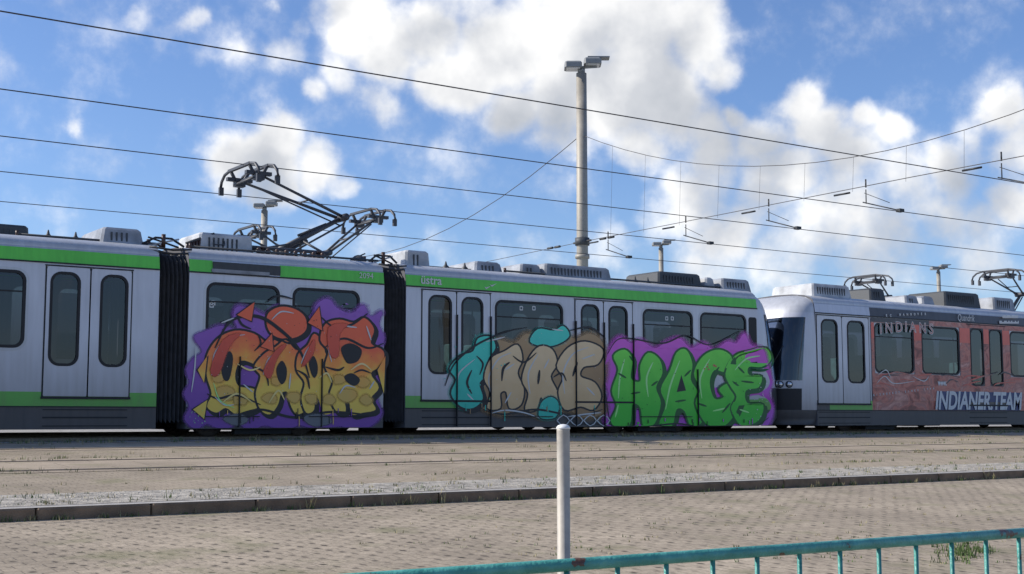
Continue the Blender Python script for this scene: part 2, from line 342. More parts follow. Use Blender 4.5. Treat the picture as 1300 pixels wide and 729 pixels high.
def nose(u_side, sgn, parent, lowm, depth=1.15, lo=skirtm, bandm=silver2):
    """rounded cab end. u_side = where straight side stops, sgn = +1 nose grows toward +u"""
    # level: h, plan depth, lean back, inset in d
    lv = [(H_SB + .02, .80, .12, .10), (.34, 1.0, .0, .03), (.53, 1.0, 0, .01), (.80, 1.0, 0, 0), (1.05, .99, .02, 0), (1.25, .97, .05, 0), (1.5, .94, .09, 0), (1.9, .89, .16, .0), (2.3, .83, .24, .0), (2.62, .78, .32, .01), (2.80, .74, .38, .015), (2.92, .70, .44, .02), (3.05, .62, .52, .035), (3.15, .52, .62, .06), (3.25, .40, .75, .14), (3.33, .26, .9, .3), (3.39, .12, 1.02, .55)]
    N = 28; ring = []
    for (h, k, lean, ins) in lv:
        r = []
        for i in range(N + 1):
            t = math.pi * i / N; cy = math.cos(t); sy = math.sin(t)
            d = W / 2 - (W / 2 - ins) * (abs(cy) ** .62) * (1 if cy > 0 else -1)
            uu = depth * (sy ** .78) - lean * (sy ** .6)
            uu = max(uu, -.0)
            r.append((u_side + sgn * uu, d, h))
        ring.append(r)
    b = MB(); g = MB()
    for j in range(len(lv) - 1):
        hm = (lv[j][0] + lv[j + 1][0]) / 2
        for i in range(N):
            q = [ring[j][i], ring[j][i + 1], ring[j + 1][i + 1], ring[j + 1][i]]
            m = lo if hm < .53 else (lowm if hm < .80 else silver)
            if hm > 2.92: m = bandm if hm < 3.1 else silver2
            edge = .10 < (i + .5) / N < .90
            if edge and hm < .95: m = rubber if hm > .5 else skirtm
            if 1.25 < hm < 2.80 and edge:
                m = rubber
            b.face(q, m, True)
            if 1.25 < hm < 2.80 and edge:
                c = Vector((u_side, W / 2, hm)); qq = []
                for p in q:
                    v = Vector(p) - c; v.z = 0; v.normalize(); qq.append(tuple(Vector(p) + v * .012))
                g.face(qq, glassd, True)
    # top cap
    b.face(ring[-1], silver2)
    r0 = [(u_side, p[1], p[2]) for p in ring[0]]
    b.face(ring[0], chassis)
    o = b.build('cab', parent)
    import bmesh
    for oo, mb in ((o, None),):
        bm = bmesh.new(); bm.from_mesh(oo.data); bmesh.ops.remove_doubles(bm, verts=bm.verts, dist=.0005); bm.to_mesh(oo.data); bm.free()
    go = g.build('windscreen', parent); bm = bmesh.new(); bm.from_mesh(go.data); bmesh.ops.remove_doubles(bm, verts=bm.verts, dist=.0005); bm.to_mesh(go.data); bm.free()
    # wiper and headlights
    def on(t, h):
        j = max(i for i in range(len(lv)) if lv[i][0] <= h); i = int(t * N); return Vector(ring[j][i]).lerp(Vector(ring[min(j + 1, len(lv) - 1)][i]), .5)
    for t in (.22, .30, .70, .78):
        p = on(t, 1.05); c = Vector((u_side, W / 2, p.z)); v = (p - c); v.z = 0; v.normalize()
        hb = MB(); a = p + v * .03; e = p - v * .03
        hb.tube([e, a], .085, rubber, 16); hb.tube([a, a + v * .006], .065, chrome, 16); hb.build('headlight', parent)
    wp = MB(); p1 = on(.4, 1.3); p2 = on(.3, 1.95); v = Vector((sgn, -.4, 0)).normalized() * .03
    wp.tube([p1 + v, p2 + v], .012, blackm, 6); wp.build('wiper', parent)
    return o
def pantograph(u, parent, head_h, base_h=3.62, elbow_du=1.7, lowered=False, wide=1.75, d0=W / 2, both=True):
    """single-arm pantograph with twin collector strips; parent=tram; local frame"""
    o = MB(); c = d0
    for du in (-.55, .55):
        for dd in (-.5, .5):
            o.tube([(u + du, c + dd, base_h - .22), (u + du, c + dd, base_h - .02)], .045, insul, 10)
            for k in range(3): o.tube([(u + du, c + dd, base_h - .19 + k * .055), (u + du, c + dd, base_h - .17 + k * .055)], .07, insul, 10)
    o.tube([(u - .6, c - .5, base_h), (u + .6, c - .5, base_h)], .035, pantm); o.tube([(u - .6, c + .5, base_h), (u + .6, c + .5, base_h)], .035, pantm)
    for du in (-.55, 0, .55): o.tube([(u + du, c - .5, base_h), (u + du, c + .5, base_h)], .03, pantm)
    base = o.build('pantograph_base', parent)
    el = Vector((u + elbow_du, c, base_h + (head_h - base_h) * .52)); hd = Vector((u + .05, c, head_h - .16))
    if lowered: el = Vector((u + elbow_du, c, base_h + .22)); hd = Vector((u - .1, c, head_h - .12))
    a = MB(); st = Vector((u + .1, c, base_h + .05))
    a.tube([st, el], .062, pantm, 10, .045); a.tube([st + Vector((.35, .0, -.02)), el + Vector((-.05, .1, -.10))], .02, pantm, 6)
    a.tube([st + Vector((.1, -.1, 0)), st.lerp(el, .45) + Vector((0, -.1, .0))], .04, pantm, 8)
    for dd in (-.5, .5): a.tube([(u - .2, c + dd, base_h), tuple(st.lerp(el, .3))], .018, pantm, 6)
    for k in range(9):
        pass
    a.build('lower_arm', base)
    ua = MB()
    for dd in (-.09, .09):
        ua.tube([el + Vector((0, dd, 0)), hd + Vector((0, dd * 4.6, 0))], .032, pantm, 8, .024)
    ua.tube([el + Vector((-.05, 0, -.12)), hd + Vector((.12, 0, -.10))], .013, pantm, 6)
    for t in (.45,): ua.tube([el.lerp(hd, t) + Vector((0, -.25, 0)), el.lerp(hd, t) + Vector((0, .25, 0))], .014, pantm, 6)
    ua.tube([el + Vector((0, -.16, 0)), el + Vector((0, .16, 0))], .06, pantm, 10)
    ua.build('upper_arm', base)
    h = MB(); w = wide / 2
    for du in (-.17, .17):
        pts = [(hd.x + du, c - w, head_h - .22), (hd.x + du, c - w + .06, head_h - .12), (hd.x + du, c - w + .22, head_h - .03), (hd.x + du, c - w + .42, head_h), (hd.x + du, c + w - .42, head_h), (hd.x + du, c + w - .22, head_h - .03), (hd.x + du, c + w - .06, head_h - .12), (hd.x + du, c + w, head_h - .22)]
        h.tube(pts, .026, pantm, 8)
        h.box(hd.x + du - .03, hd.x + du + .03, c - .5, c + .5, head_h - .01, head_h + .035, pantm)
        for dd in (-.42, .42): h.tube([(hd.x + du, c + dd, head_h), (hd.x + du * .5, c + dd, head_h - .15)], .03, pantm, 6); 
    for dd in (-.42, .42):
        h.tube([(hd.x - .22, c + dd, head_h - .15), (hd.x + .22, c + dd, head_h - .15)], .035, pantm, 8)
        h.box(hd.x - .12, hd.x + .12, c + dd - .05, c + dd + .05, head_h - .24, head_h - .12, pantm)
    for dd in (-w + .02, w - .02):
        for du in (-.17, .17): h.box(hd.x + du - .03, hd.x + du + .03, c + dd - .02, c + dd + .02, head_h - .34, head_h - .2, pantm)
    h.tube([(hd.x, c - .45, head_h - .16), (hd.x, c + .45, head_h - .16)], .03, pantm, 8)
    h.build('collector_head', base)
    return base

# ================================================================== FRONT TRAM (green / silver, three sections)
uA = px(985) - 25.66
A = empty('tram', (uA, QF, ZR), 'green and silver articulated tram covered in orange, teal and green graffiti with a raised pantograph', 'tram')
def U(x): return px(x) - uA
def H(x, y): return at_q(x, y, QF).z - ZR
WT, WB, LWB = 2.76, 1.22, 1.48
# rear section
holes = []
holes.append(window(U(-118), U(-16 + 46), LWB, WT, A))
e0, em, e1 = U(55), U(112), U(165)
holes.append(door(e0, em, A, U(62), U(98))); holes.append(door(em, e1, A, U(126), U(159))); doorway(e0, em, e1, A)
holes.append(window(U(-330), U(-140), LWB, WT, A)); doorx = 0
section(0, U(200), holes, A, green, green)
# middle section
U237, U487, U515 = U(238), U(487), U(515)
hm = [window(U(260), U(354), LWB, WT, A), window(U(370), U(456), LWB, WT, A)]
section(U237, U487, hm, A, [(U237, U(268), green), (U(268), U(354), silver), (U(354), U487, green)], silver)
# front section
hf = []
d0, dm, d1 = U(535), U(579), U(622)
hf.append(door(d0, dm, A, U(544), U(572))); hf.append(door(dm, d1, A, U(586), U(612))); doorway(d0, dm, d1, A)
hf.append(window(U(628), U(715), LWB, WT, A))
f0, fm, f1 = U(730), U(766), U(803)
hf.append(door(f0, fm, A, U(738), U(760))); hf.append(door(fm, f1, A, U(773), U(796))); doorway(f0, fm, f1, A)
hf.append(window(U(816), U(880), LWB, WT, A)); hf.append(window(U(889), U(948), LWB, WT, A))
us = U(962)
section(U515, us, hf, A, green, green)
# the narrow cab window on the side of the cab end
nose(us, 1, A, green, 1.15, bandm=silver2)
cw = MB(); cw.sheet([rrect(U(951), U(961), LWB, WT - .05, .06)], -.006, rubber, .006); cw.build('cab_window', A)
bellows(U(200), U237, A); bellows(U487, U515, A)
nose(0, -1, A, green)
seats([.9, 1.8, 2.7, 4.4, U(-40)], A); poles([U(70), U(110), U(150)], A)
ms = MB()
bogie(U(340), A); bogie(U(838), A); bogie(1.9, A)
underfloor([(U(246), U(300)), (U(380), U(436)), (U(757), U(790)), (U(890), U(915)), (.6, 1.0)], A)
seats([U(268), U(305), U(378), U(418), U(640), U(670), U(822), U(850), U(905)], A); poles([U(580), U(618), U(740), U(766), U(795)], A)

# roof equipment ------------------------------------------------
def rbox(x0, x1, y0, y1, m, d0=.35, d1=1.9, parent=A, base=A, name='roof_box', taper=.06, top=None, uo=None, low=None):
    """box given by its photo extent on the plane d=d0 of the roof"""
    q = QF + d0; ub = at_q(x0, (y0 + y1) / 2, q).x - parent.location.x; ue = at_q(x1, (y0 + y1) / 2, q).x - parent.location.x
    z1 = at_q((x0 + x1) / 2, y0, q).z - ZR; z0 = low if low is not None else 3.37
    b = MB(); b.box(ub, ue, d0, d1, z0, z1, m, bev=min(.04, (z1 - z0) * .3), top=(taper, taper)); o = b.build(name, parent)
    if z1 - z0 > .22 and ue - ub > .5:
        l = MB(); k = int((ue - ub) / .09)
        for i in range(2, k - 2): l.box(ub + i * .09, ub + i * .09 + .03, d0 + taper * .4 - .012, d0 + taper * .4, z0 + .05, z1 - .09, boxd)
        if k > 5: l.build('louvre', o)
    return o
rbox(-30, 38, 284, 296, boxd, .9, 1.9, taper=.02)
rbox(128, 184, 289, 306, boxg, .5, 1.9)
rbox(515, 547, 318, 332, boxw, .6, 1.7, taper=.03)
rbox(603, 640, 332, 340, boxg, .6, 1.9); rbox(661, 690, 335, 343, boxg, .6, 1.9)
rbox(692, 778, 337, 349, boxg, .5, 2.0)
rbox(836, 893, 346, 357, boxd, .6, 1.9); rbox(896, 910, 352, 361, boxw, .6, 1.2)
rbox(917, 955, 354, 366, boxg, .45, 1.9)
rbox(253, 322, 297, 311, boxw, .75, 1.9, taper=.02)
hb = MB(); uu = U(288); hb.tube([(uu, .74, 3.62), (uu, .70, 3.54), (uu + .2, .70, 3.54), (uu + .2, .74, 3.62)], .012, boxd, 6); hb.build('handle', A)
# insulator rail climbing to the light box, bellows roof linkage
c = MB(); 
for i in range(9):
    x = 238 + i * 4; p = at_q(x, 309 - i * 1.3, QF + .8); u = p.x - uA; c.tube([(u, .8, 3.42), (u, .8, p.z - ZR)], .03, insul, 8)
p0 = at_q(236, 309, QF + .8); p1 = at_q(272, 297, QF + .8); c.tube([(p0.x - uA, .8, p0.z - ZR), (p1.x - uA, .8, p1.z - ZR)], .03, boxd, 6); c.build('cable_tray', A)
for (xa, xb) in ((196, 236), (489, 513)):
    ua, ub = U(xa), U(xb); um = (ua + ub) / 2
    for dd in (.5, 1.3, 2.1):
        k = MB(); k.tube([(ua - .1, dd, 3.42), (um - .15, dd, 3.55), (um + .15, dd, 3.55), (ub + .1, dd, 3.42)], .022, blackm, 6)
        k.tube([(ua, dd, 3.4), (ub, dd, 3.55)], .018, boxw, 6); k.tube([(ua, dd, 3.55), (ub, dd, 3.4)], .018, blackm, 6)
        k.tube([(um, dd, 3.38), (um, dd, 3.62)], .04, insul, 8); k.build('roof_linkage', A)
    for z in (3.26, 3.33): k = MB(); k.tube([(ua - .1, .12, z), (um, -.02, z - .05), (ub + .1, .12, z)], .02, blackm, 6); k.build('cable', A)
k = MB(); u = at_q(455, 322, QF + .9).x - uA; k.lathe([(.17, 0), (.16, .08), (.08, .15), (.02, .17)], boxd, 14, (u, .9, 3.41)); k.tube([(u, .9, 3.55), (u + .15, .9, 3.62)], .015, boxd, 6); k.build('arrester', A)
for xx in (640, 650, 820, 812):
    pass
for (xa, xb, yy, dd) in ((20, 190, 300, .62), (240, 480, 327, .5), (520, 600, 340, .8), (640, 930, 352, .55)):
    pa, pb2 = at_q(xa, yy, QF + dd).x - uA, at_q(xb, yy, QF + dd).x - uA; k = MB(); k.tube([(pa, dd, 3.44), (pb2, dd, 3.44)], .022, boxd, 6)
    k.tube([(pa + .02, dd, 3.40), (pa + .02, dd, 3.50)], .03, insul, 6); k.build('roof_cable', A)
for xx in (60, 95, 566, 590, 806, 822):
    pa = at_q(xx, 330, QF + .7).x - uA; k = MB(); k.lathe([(.07, 0), (.07, .05), (.03, .09), (.012, .16), (.0, .17)], boxd, 10, (pa, .7, 3.40)); k.build('roof_fitting', A)
# pantograph of the front tram: head seen at (318,222), elbow (434,275), base (350,315)
QT = QF + W / 2
hp = at_q(316, 214, QT); ue_ = at_q(434, 277, QT); ub_ = at_q(352, 312, QT)
PT = []
def panto_exact(parent, hx, head_h, ex, eh, bx, bh, u0, name='pantograph_base'):
    """raised arm with given joints (local u and h)"""
    o = MB(); c = W / 2
    for du in (-.55, .65):
        for dd in (-.5, .5):
            o.tube([(bx + du, c + dd, 3.40), (bx + du, c + dd, bh)], .04, insul, 10)
            for k in range(3): o.tube([(bx + du, c + dd, 3.45 + k * .05), (bx + du, c + dd, 3.47 + k * .05)], .07, insul, 10)
    for dd in (-.5, .5): o.tube([(bx - .75, c + dd, bh), (bx + .85, c + dd, bh)], .035, pantm)
    for du in (-.6, 0, .7): o.tube([(bx + du, c - .5, bh), (bx + du, c + .5, bh)], .03, pantm)
    for k in range(8): o.lathe([(.03, 0), (.05, .03), (.03, .06), (.05, .09), (.02, .12)], insul, 8, (bx - .7 + k * .19, c - .72, 3.41))
    base = o.build(name, parent)
    st = Vector((bx, c, bh + .03)); el = Vector((ex, c, eh)); hd = Vector((hx, c, head_h - .18))
    a = MB(); a.tube([st, st.lerp(el, .5), el], .065, pantm, 10, .045)
    dirv = (el - st).normalized(); nv = Vector((dirv.z, 0, -dirv.x))
    a.tube([st + nv * .16 + dirv * .1, el + nv * .12], .022, pantm, 6)
    a.tube([st + nv * .10 + dirv * .75 + Vector((0, .14, 0)), st + nv * .10 + dirv * .1 + Vector((0, .14, 0))], .04, pantm, 6)
    a.tube([st + dirv * .5 + Vector((0, 0, .1)), st + dirv * 1.2 + Vector((0, 0, .04))], .03, pantm, 6)
    for dd in (-.5, .5): a.tube([(bx + .75, c + dd, bh), tuple(st + dirv * .55)], .025, pantm, 6); a.tube([(bx - .5, c + dd, bh), tuple(st + dirv * .35)], .02, pantm, 6)
    a.build('lower_arm', base)
    ua = MB()
    for s_ in (-1, 1): ua.tube([el + Vector((0, s_ * .10, 0)), hd + Vector((0, s_ * .46, 0))], .034, pantm, 8, .025)
    d2 = (hd - el).normalized(); n2 = Vector((d2.z, 0, -d2.x)); n2 = n2 if n2.z < 0 else -n2
    ua.tube([el + n2 * .16, hd + n2 * .12], .016, pantm, 6); ua.tube([el + Vector((0, -.2, 0)), el + Vector((0, .2, 0))], .075, pantm, 12)
    m_ = el.lerp(hd, .42); ua.tube([m_ + Vector((0, -.25, 0)), m_ + Vector((0, .25, 0))], .018, pantm, 6)
    ua.build('upper_arm', base)
    h = MB(); w = .95
    for du in (-.19, .19):
        X = hx + du
        pts = [(X, c - w, head_h - .28), (X, c - w + .05, head_h - .15), (X, c - w + .2, head_h - .04), (X, c - w + .42, head_h), (X, c + w - .42, head_h), (X, c + w - .2, head_h - .04), (X, c + w - .05, head_h - .15), (X, c + w, head_h - .28)]
        h.tube(pts, .03, pantm, 8); h.box(X - .035, X + .035, c - .52, c + .52, head_h - .02, head_h + .03, pantm)
        for dd in (-w + .03, w - .03): h.box(X - .045, X + .045, c + dd - .03, c + dd + .03, head_h - .42, head_h - .26, pantm)
        for dd in (-.45, .45): h.tube([(X, c + dd, head_h), (hx + du * .4, c + dd, head_h - .2)], .035, pantm, 6)
    for dd in (-.46, .46):
        h.box(hx - .26, hx + .26, c + dd - .05, c + dd + .05, head_h - .2, head_h - .13, pantm); h.box(hx - .1, hx + .1, c + dd - .08, c + dd + .08, head_h - .3, head_h - .14, pantm)
    h.tube([(hx, c - .5, head_h - .2), (hx, c + .5, head_h - .2)], .035, pantm, 8); h.tube([(hx - .1, c - .5, head_h - .26), (hx - .1, c + .5, head_h - .26)], .02, pantm, 8)
    h.build('collector_head', base)
    return base
panto_exact(A, hp.x - uA, hp.z - ZR, ue_.x - uA, ue_.z - ZR, ub_.x - uA, 3.56, uA)

# lettering of the front tram
def let_at(s, x, y, size, parent, uorg, m=whitep, **k):
    return letters(s, size, m, 'lettering', parent, px(x, QF, y) - uorg, H(x, y), -.016 + k.pop('dd', 0), **k)
bandoff = .02
let_at('2094', 456, 353, .155, A, uA, dd=.019)
let_at('üstra', 534, 360, .24, A, uA, dd=.017, bold=.004)
for (x, y) in ((615, 364), (622, 361)):
    lg = MB(); p = at_q(x, y, QF); u = p.x - uA; h = p.z - ZR; lg.sheet([[(u, h), (u + .05, h - .05), (u + .17, h + .03), (u + .05, h - .015)]], .004, whitep); lg.build('emblem', A)
# little window stickers
for (x, y) in ((258, 386), (266, 387), (268, 384), (398, 399), (407, 400), (660, 391), (676, 391), (845, 404), (852, 404)):
    p = at_q(x, y, QF); u = p.x - uA; h = p.z - ZR; st = MB(); st.sheet([rrect(u, u + .085, h - .05, h + .04, .015), rrect(u + .02, u + .065, h - .03, h + .02, .01)], -.0 + .009, whitep); st.build('sticker', A)

# ------------------------------------------------------------------ graffiti on the near side (paint layers a few mm proud)
def conv(lp, uorg=None):
    uo = uA if uorg is None else uorg
    return [(lambda p: (p.x - uo, max(p.z - ZR, H_SB + .012)))(at_q(x, y, QF)) for x, y in lp]
FZ = {}
def fuzzmat(m, a):
    k = (m.name, a)
    if k not in FZ:
        f = m.copy(); f.name = m.name + '_overspray'; nt = f.node_tree; b = nt.nodes['Principled BSDF']; b.inputs['Alpha'].default_value = a
        n = nt.nodes.new('ShaderNodeTexNoise'); n.inputs['Scale'].default_value = 70; tc = nt.nodes.new('ShaderNodeTexCoord'); nt.links.new(tc.outputs['Object'], n.inputs['Vector'])
        r = nt.nodes.new('ShaderNodeMapRange'); r.inputs['From Min'].default_value = .35; r.inputs['From Max'].default_value = .65; r.inputs['To Min'].default_value = a * .4; r.inputs['To Max'].default_value = min(1, a * 1.6)
        nt.links.new(n.outputs['Fac'], r.inputs['Value']); nt.links.new(r.outputs[0], b.inputs['Alpha']); FZ[k] = f
    return FZ[k]
class Paint:
    def __init__(s, uorg): s.b = MB(); s.d = -.024; s.uo = uorg
    def shape(s, pts, m, n=6, smooth=True, out=None, outm=blackp, holes=(), fuzz=0):
        lp = spline(pts, n) if smooth else pts
        if fuzz:
            for o_, a_ in ((fuzz, .22), (fuzz * .6, .35), (fuzz * .3, .5)): s.d -= .00012; s.b.sheet([conv(offset(lp, o_), s.uo)], s.d, fuzzmat(m, a_))
        if out:
            if out > 2.3: s.d -= .00016; s.b.sheet([conv([(x + 3.2, y + 3.4) for x, y in offset(lp, out)], s.uo)], s.d, outm)
            s.d -= .00016; s.b.sheet([conv(offset(lp, out), s.uo)] , s.d, outm)
        s.d -= .00016; s.b.sheet([conv(lp, s.uo)], s.d, m)
        for hlp in holes:
            hl = spline(hlp, n); s.d -= .00016; s.b.sheet([conv(hl, s.uo)], s.d, outm)
    def stroke(s, pts, w, m, n=8, taper=True):
        L = len(pts); sp = []
        P = [pts[0]] + list(pts) + [pts[-1]]
        for i in range(1, L):
            p0, p1, p2, p3 = P[i - 1], P[i], P[i + 1], P[i + 2]
            for k in range(n):
                t = k / n; f = lambda a: .5 * ((2 * p1[a]) + (-p0[a] + p2[a]) * t + (2 * p0[a] - 5 * p1[a] + 4 * p2[a] - p3[a]) * t * t + (-p0[a] + 3 * p1[a] - 3 * p2[a] + p3[a]) * t ** 3); sp.append((f(0), f(1)))
        sp.append(pts[-1]); N = len(sp); l = []; r = []
        for i in range(N):
            a = sp[max(i - 1, 0)]; c = sp[min(i + 1, N - 1)]; tx, ty = c[0] - a[0], c[1] - a[1]; q = math.hypot(tx, ty) or 1
            ww = w / 2 * ((.35 + .65 * math.sin(math.pi * i / (N - 1))) if taper else 1); l.append((sp[i][0] - ty / q * ww, sp[i][1] + tx / q * ww)); r.append((sp[i][0] + ty / q * ww, sp[i][1] - tx / q * ww))
        s.d -= .00016; L1 = conv(l, s.uo); R1 = conv(r, s.uo)
        for i in range(N - 1):
            s.b.face([(L1[i][0], s.d, L1[i][1]), (L1[i + 1][0], s.d, L1[i + 1][1]), (R1[i + 1][0], s.d, R1[i + 1][1]), (R1[i][0], s.d, R1[i][1])], m)
    def finish(s, name, parent):
        # lay the paint back onto the curve of the cab end
        for i, (u, d, h) in enumerate(s.b.v):
            if s.uo == uA and u > us:
                sy = min(1, ((u - us) / 1.10) ** 1.28); s.b.v[i] = (u, d + .004 + W / 2 * (1 - math.sqrt(max(0, 1 - sy * sy)) ** .62), h)
        return s.b.build(name, parent)
    def drip(s, x, y, l, m):
        s.stroke([(x, y), (x + random.uniform(-.3, .3), y + l * .6), (x, y + l)], 1.1, m, 3, False)
    def spatter(s, cx, cy, rx, ry, n, m, r=(.6, 2)):
        for _ in range(n):
            a = random.random() * 6.28; k = random.random() ** .5; x = cx + rx * k * math.cos(a); y = cy + ry * k * math.sin(a); q = random.uniform(*r)
            s.shape([(x + q * math.cos(j * 1.047), y + q * math.sin(j * 1.047)) for j in range(6)], m, smooth=False)
random.seed(3)
g1 = Paint(uA)
g1.shape([(236, 470), (240, 486), (233, 500), (240, 516), (234, 532), (248, 545), (262, 538), (284, 547), (300, 538), (318, 548), (335, 540), (362, 547), (380, 540), (405, 547), (430, 541), (452, 547), (470, 541), (484, 525), (478, 505), (486, 480), (480, 455), (487, 430), (480, 412), (484, 396), (470, 402), (460, 388), (446, 398), (428, 392), (416, 380), (402, 386), (396, 400), (384, 408), (372, 396), (350, 390), (336, 400), (318, 392), (300, 390), (296, 404), (300, 418), (280, 414), (262, 420), (246, 428), (256, 446), (244, 456)], g_purple, fuzz=5)
g1.shape([(262, 516), (268, 500), (262, 478), (262, 452), (276, 430), (298, 420), (322, 424), (340, 436), (352, 430), (356, 446), (340, 458), (344, 470), (326, 464), (306, 458), (298, 474), (302, 490), (322, 494), (336, 506), (322, 520), (300, 526), (286, 518), (274, 524)], g_orange, out=2.8, n=4, fuzz=2)
g1.shape([(338, 412), (340, 398), (354, 390), (372, 392), (386, 402), (388, 418), (376, 428), (358, 430), (344, 424)], g_orange, out=3)
g1.shape([(330, 520), (324, 500), (330, 478), (322, 466), (334, 450), (350, 440), (362, 432), (374, 444), (388, 448), (384, 468), (390, 488), (384, 506), (388, 520), (376, 526), (368, 514), (364, 498), (356, 500), (352, 514), (342, 526)], g_orange, out=2.8, n=4)
g1.shape([(388, 524), (382, 506), (386, 486), (376, 470), (378, 450), (390, 438), (398, 424), (408, 434), (414, 452), (426, 460), (420, 478), (428, 494), (420, 512), (424, 522), (410, 526), (404, 508), (398, 502), (398, 520)], g_orange, out=2.8, n=4)
g1.shape([(426, 522), (418, 502), (422, 484), (412, 466), (416, 446), (406, 432), (412, 412), (430, 406), (448, 410), (462, 404), (474, 418), (470, 436), (486, 446), (484, 464), (470, 474), (480, 492), (470, 506), (476, 520), (460, 524), (446, 526), (442, 508), (436, 506), (438, 522)], g_orange, out=2.8, n=4)
for (x, y, r) in ((286, 500, 13), (304, 508, 9), (342, 506, 9), (372, 504, 8), (394, 506, 8), (416, 508, 8), (440, 502, 11), (464, 508, 8), (276, 480, 8), (350, 484, 7), (430, 482, 8), (460, 486, 8)):
    g1.shape([(x + r * math.cos(j * .785) * random.uniform(.7, 1.1), y + r * .8 * math.sin(j * .785) * random.uniform(.7, 1.1)) for j in range(8)], g_ochre, fuzz=3)
for pts in ([(352, 482), (350, 468), (357, 458), (363, 468), (362, 482), (357, 488)], [(394, 474), (391, 460), (397, 452), (402, 462), (402, 474), (398, 480)], [(436, 456), (432, 442), (444, 436), (458, 444), (454, 458), (442, 462)], [(282, 480), (280, 458), (290, 446), (295, 456), (290, 482)], [(440, 486), (436, 478), (446, 474), (456, 482), (450, 490)]):
    g1.shape(pts, blackp, n=4)
for pts, w_ in (([(272, 442), (292, 408), (326, 402), (356, 420), (380, 446), (392, 480)], 4.5), ([(262, 500), (276, 506), (300, 502), (330, 514)], 3), ([(406, 402), (424, 416), (446, 412), (466, 398)], 3.2), ([(410, 442), (436, 430), (466, 442), (486, 436)], 3), ([(296, 528), (330, 520), (372, 530), (420, 523), (476, 528)], 3.4), ([(322, 466), (336, 474), (340, 490)], 3), ([(376, 470), (388, 478), (392, 494)], 3), ([(412, 466), (428, 470), (436, 466)], 3), ([(300, 400), (306, 412), (318, 418)], 3), ([(338, 384), (352, 376), (372, 380)], 2.6), ([(470, 474), (458, 470), (448, 474)], 2.4), ([(352, 430), (366, 436), (380, 434)], 2.6), ([(326, 424), (330, 436), (322, 446)], 2.4)):
    g1.stroke(pts, w_, blackp)
for pts in ([(268, 470), (272, 448), (288, 430), (310, 425)], [(333, 476), (340, 456), (356, 444)], [(381, 462), (388, 446), (396, 436)], [(420, 460), (416, 440), (420, 418)], [(344, 406), (356, 396), (372, 398)], [(464, 414), (470, 432)], [(308, 488), (320, 498)], [(430, 500), (438, 490), (450, 492)], [(366, 494), (368, 474)], [(272, 504), (284, 514), (296, 514)], [(242, 498), (246, 470), (248, 440)], [(436, 414), (452, 416)], [(474, 484), (468, 494)], [(280, 410), (296, 404)]):
    g1.stroke(pts, 1.9, whites)
g1.stroke([(270, 486), (278, 508), (296, 518)], 1.6, g_lime)
g1.shape([(282, 532), (300, 526), (314, 533), (300, 540)], g_grey, n=3, fuzz=2); g1.shape([(384, 530), (408, 526), (420, 536), (398, 541)], g_grey, n=3, fuzz=2)
for pts in ([(250, 470), (262, 452), (258, 486)], [(300, 400), (322, 384), (318, 408)], [(390, 410), (404, 390), (408, 420)], [(478, 470), (488, 452), (486, 500)], [(244, 520), (262, 508), (258, 532)], [(330, 440), (344, 424), (346, 446)]):
    g1.shape(pts, g_orange, smooth=False, out=2)
for pts in ([(266, 470), (282, 432), (304, 424), (290, 440), (276, 476)], [(334, 470), (350, 444), (362, 438), (350, 456), (342, 480)], [(418, 450), (416, 416), (440, 412), (430, 424), (428, 452)], [(382, 466), (392, 440), (398, 432), (396, 450)]):
    g1.shape(pts, g_red, n=3, fuzz=1.5)
for pts in ([(280, 512), (300, 500), (320, 512)], [(340, 512), (352, 496), (360, 508)], [(444, 470), (458, 462), (470, 470)], [(404, 480), (414, 474), (420, 486)], [(300, 462), (316, 470), (330, 466)]): g1.stroke(pts, 2.4, g_pale)
for k in range(16): g1.drip(random.uniform(262, 476), random.uniform(518, 530), random.uniform(5, 14), random.choice((blackp, g_purple, g_ochre)))
g1.spatter(450, 394, 24, 10, 16, g_purple, (.4, 1.2)); g1.spatter(250, 530, 12, 10, 14, g_lime, (.3, .8)); g1.spatter(360, 470, 110, 60, 40, whites, (.25, .6)); g1.spatter(360, 470, 120, 70, 40, blackp, (.25, .7))
g1.finish('graffiti', A)

g2 = Paint(uA)
g2.shape([(604, 500), (600, 470), (612, 444), (630, 432), (652, 436), (668, 424), (690, 430), (708, 420), (728, 430), (748, 424), (764, 436), (768, 470), (762, 500), (768, 522), (742, 530), (716, 520), (690, 530), (660, 520), (636, 526), (612, 518)], g_brown, fuzz=6)
g2.shape([(584, 516), (572, 500), (578, 482), (570, 468), (584, 452), (600, 446), (606, 430), (622, 428), (628, 442), (618, 458), (622, 474), (608, 486), (612, 506), (600, 518)], g_teal, out=2.4, n=4, fuzz=5)
g2.shape([(672, 434), (682, 418), (702, 420), (714, 414), (722, 426), (710, 436), (692, 440)], g_teal, out=2, n=4, fuzz=3)
g2.shape([(618, 518), (622, 498), (614, 480), (622, 456), (640, 446), (656, 438), (662, 456), (656, 474), (664, 494), (660, 514), (646, 518), (642, 498), (634, 500), (634, 518)], g_tan, out=2.2, n=4)
g2.shape([(666, 520), (670, 500), (662, 482), (670, 456), (684, 440), (700, 444), (706, 462), (698, 478), (706, 496), (712, 516), (696, 522), (686, 504), (680, 520)], g_tan, out=2.2, n=4)
g2.shape([(716, 520), (708, 498), (714, 480), (706, 464), (720, 442), (742, 434), (764, 444), (758, 462), (740, 466), (736, 478), (754, 486), (762, 504), (752, 520), (736, 516)], g_tan, out=2.2, n=4)
g2.shape([(684, 530), (686, 512), (698, 504), (708, 512), (704, 530)], g_teal, out=1.6, n=4, fuzz=3)
